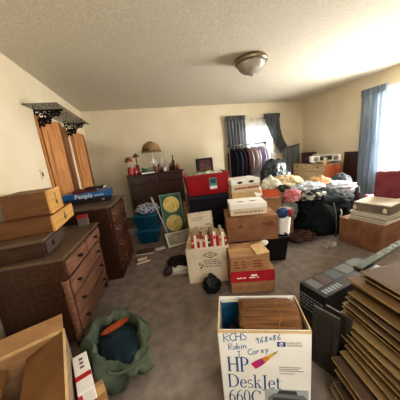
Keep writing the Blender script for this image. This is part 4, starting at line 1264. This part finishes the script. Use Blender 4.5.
MB().box(0, .86, -.03, .03, 0, .016).build('board', mat('plank_pale', '55584e', '767a6c', scale=9, stretch=(1, 6, 1), rough=.85, spec=.1), t, bevel=.003)
m = MB()
for k in range(9): m.box(.06+k*.085, .11+k*.085, -.02, .018, .0162, .017)
m.build('print', plain('plank_print', '4f5348', .6), t)

# slumped stack of framed panels
N_ = 20
rr = random.Random(21)
pc = ['6f5639', '7d6444', '5c4831', '86704c', '6b5a44', '755d3a', '544232']
pn = ['brown', 'tan', 'dark brown', 'straw brown', 'grey-brown', 'ochre', 'umber']
ORD = ['lowest', 'second from the bottom', 'third from the bottom', 'fourth from the bottom', 'fifth from the bottom', 'sixth from the bottom', 'seventh from the bottom', 'eighth from the bottom', 'ninth from the bottom', 'tenth from the bottom',
       'tenth from the top', 'ninth from the top', 'eighth from the top', 'seventh from the top', 'sixth from the top', 'fifth from the top', 'fourth from the top', 'third from the top', 'second from the top', 'topmost']
for k in range(N_):
    u = k/(N_-1)
    x = .79 + .42*u + rr.uniform(-.028, .028)
    yf = .68 + .24*min(1, u*1.4) + rr.uniform(-.03, .03)
    rz = R(-12 + 10*u + rr.uniform(-3, 3))
    z = .002 + k*.0292
    j = rr.randrange(7)
    t = thing('frame_panel', f'{pn[j]} flat framed panel, {ORD[k]} of the slumped stack at right', 'panel', (x, yf, z), 0, 'flat panels in the slumped stack', rot=(R(rr.uniform(-.5, .5)), R(rr.uniform(-1, 1)), rz))
    MB().box(0, .62, -.62, 0, .019, .0275).build('board', mat('panel_'+pc[j], pc[j], None, scale=8, stretch=(6, 1, 1), rough=.75), t, bevel=.002)
    MB().box(.018, .60, -.60, -.018, 0, .0188).build('dark_inset', mat('panel_gap_shade', '2c2319', '3b2f22', scale=9, rough=.85), t)  # dark inset that paints the shadow gap under each board
    MB().box(-.0015, .0, -.62, .0, .0195, .027).box(0, .62, .0, .0015, .0195, .027).build('cut_edge', mat('cut_edge', '94794f', 'b59c6e', scale=16, rough=.8), t)
for i, (x, y, rz) in enumerate(((.86, .93, R(20)), (.93, .91, R(16)))):
    t = thing('picture_frame', ['dark picture frame standing right behind the printer carton', 'dark picture frame standing between the slumped stack and other dark frame'][i], 'picture frame', (x, y, 0), rot=(0, R(4), rz), group='dark frames behind the printer carton')
    m = MB().box(0, .018, -.15, .0, 0, .03).box(0, .018, -.15, 0, .37, .40).box(0, .018, -.15, -.12, .03, .37).box(0, .018, -.03, 0, .03, .37)
    m.build('frame', mat('frame_dark', '2a2621', '3c362e', scale=9, rough=.5), t, bevel=.002)
    MB().box(.004, .014, -.12, -.03, .03, .37).build('dark_inset', plain('backing_dk', '35312b', .8), t)

# ------------------------------------------------------------------ light
def area(name, loc, rot, sx, sy, power, col, spread=PI):
    l = bpy.data.lights.new(name, 'AREA')
    l.shape = 'RECTANGLE'; l.size = sx; l.size_y = sy; l.energy = power; l.color = col; l.spread = spread
    o = bpy.data.objects.new(name, l)
    C.objects.link(o)
    o.location = loc; o.rotation_euler = rot
    return o
area('daylight_back', (3.1, YB+1.5, 3.1), (R(-52), 0, 0), 1.5, 1.1, 210, (.95, .97, 1))
area('daylight_right', (XR+.16, 2.62, 1.42), (0, R(90), 0), 1.5, 1.4, 210, (1, .97, .92))
area('light_from_behind', (.9, YF+.05, 1.75), (R(75), 0, 0), 1.8, 1.2, 36, (1, .97, .93))  # soft light from behind the camera, source unseen
w = bpy.data.worlds.new('sky')
scene.world = w
w.use_nodes = True
bg = w.node_tree.nodes['Background']
bg.inputs['Color'].default_value = (.92, .96, 1, 1)
bg.inputs['Strength'].default_value = .3
scene.view_settings.view_transform = 'Standard'
scene.view_settings.look = 'Medium High Contrast'
scene.view_settings.exposure = 1.0
scene.cycles.max_bounces = 8
scene.cycles.transparent_max_bounces = 12
scene.cycles.sample_clamp_indirect = 6

# ------------------------------------------------------------------ camera
yaw, pit, rol = 0.23631, 0.21794, -0.10582
f = Vector((math.sin(yaw)*math.cos(pit), math.cos(yaw)*math.cos(pit), -math.sin(pit)))
r0 = Vector((math.cos(yaw), -math.sin(yaw), 0))
u0 = r0.cross(f)
r = r0*math.cos(rol) + u0*math.sin(rol)
u = -r0*math.sin(rol) + u0*math.cos(rol)
cam = bpy.data.cameras.new('camera')
co = bpy.data.objects.new('camera', cam)
C.objects.link(co)
co.matrix_world = Matrix(((r.x, u.x, -f.x, 0), (r.y, u.y, -f.y, 0), (r.z, u.z, -f.z, H), (0, 0, 0, 1)))
cam.sensor_width = 36
cam.lens = 36*207.2/400
cam.clip_start = .05
scene.camera = co
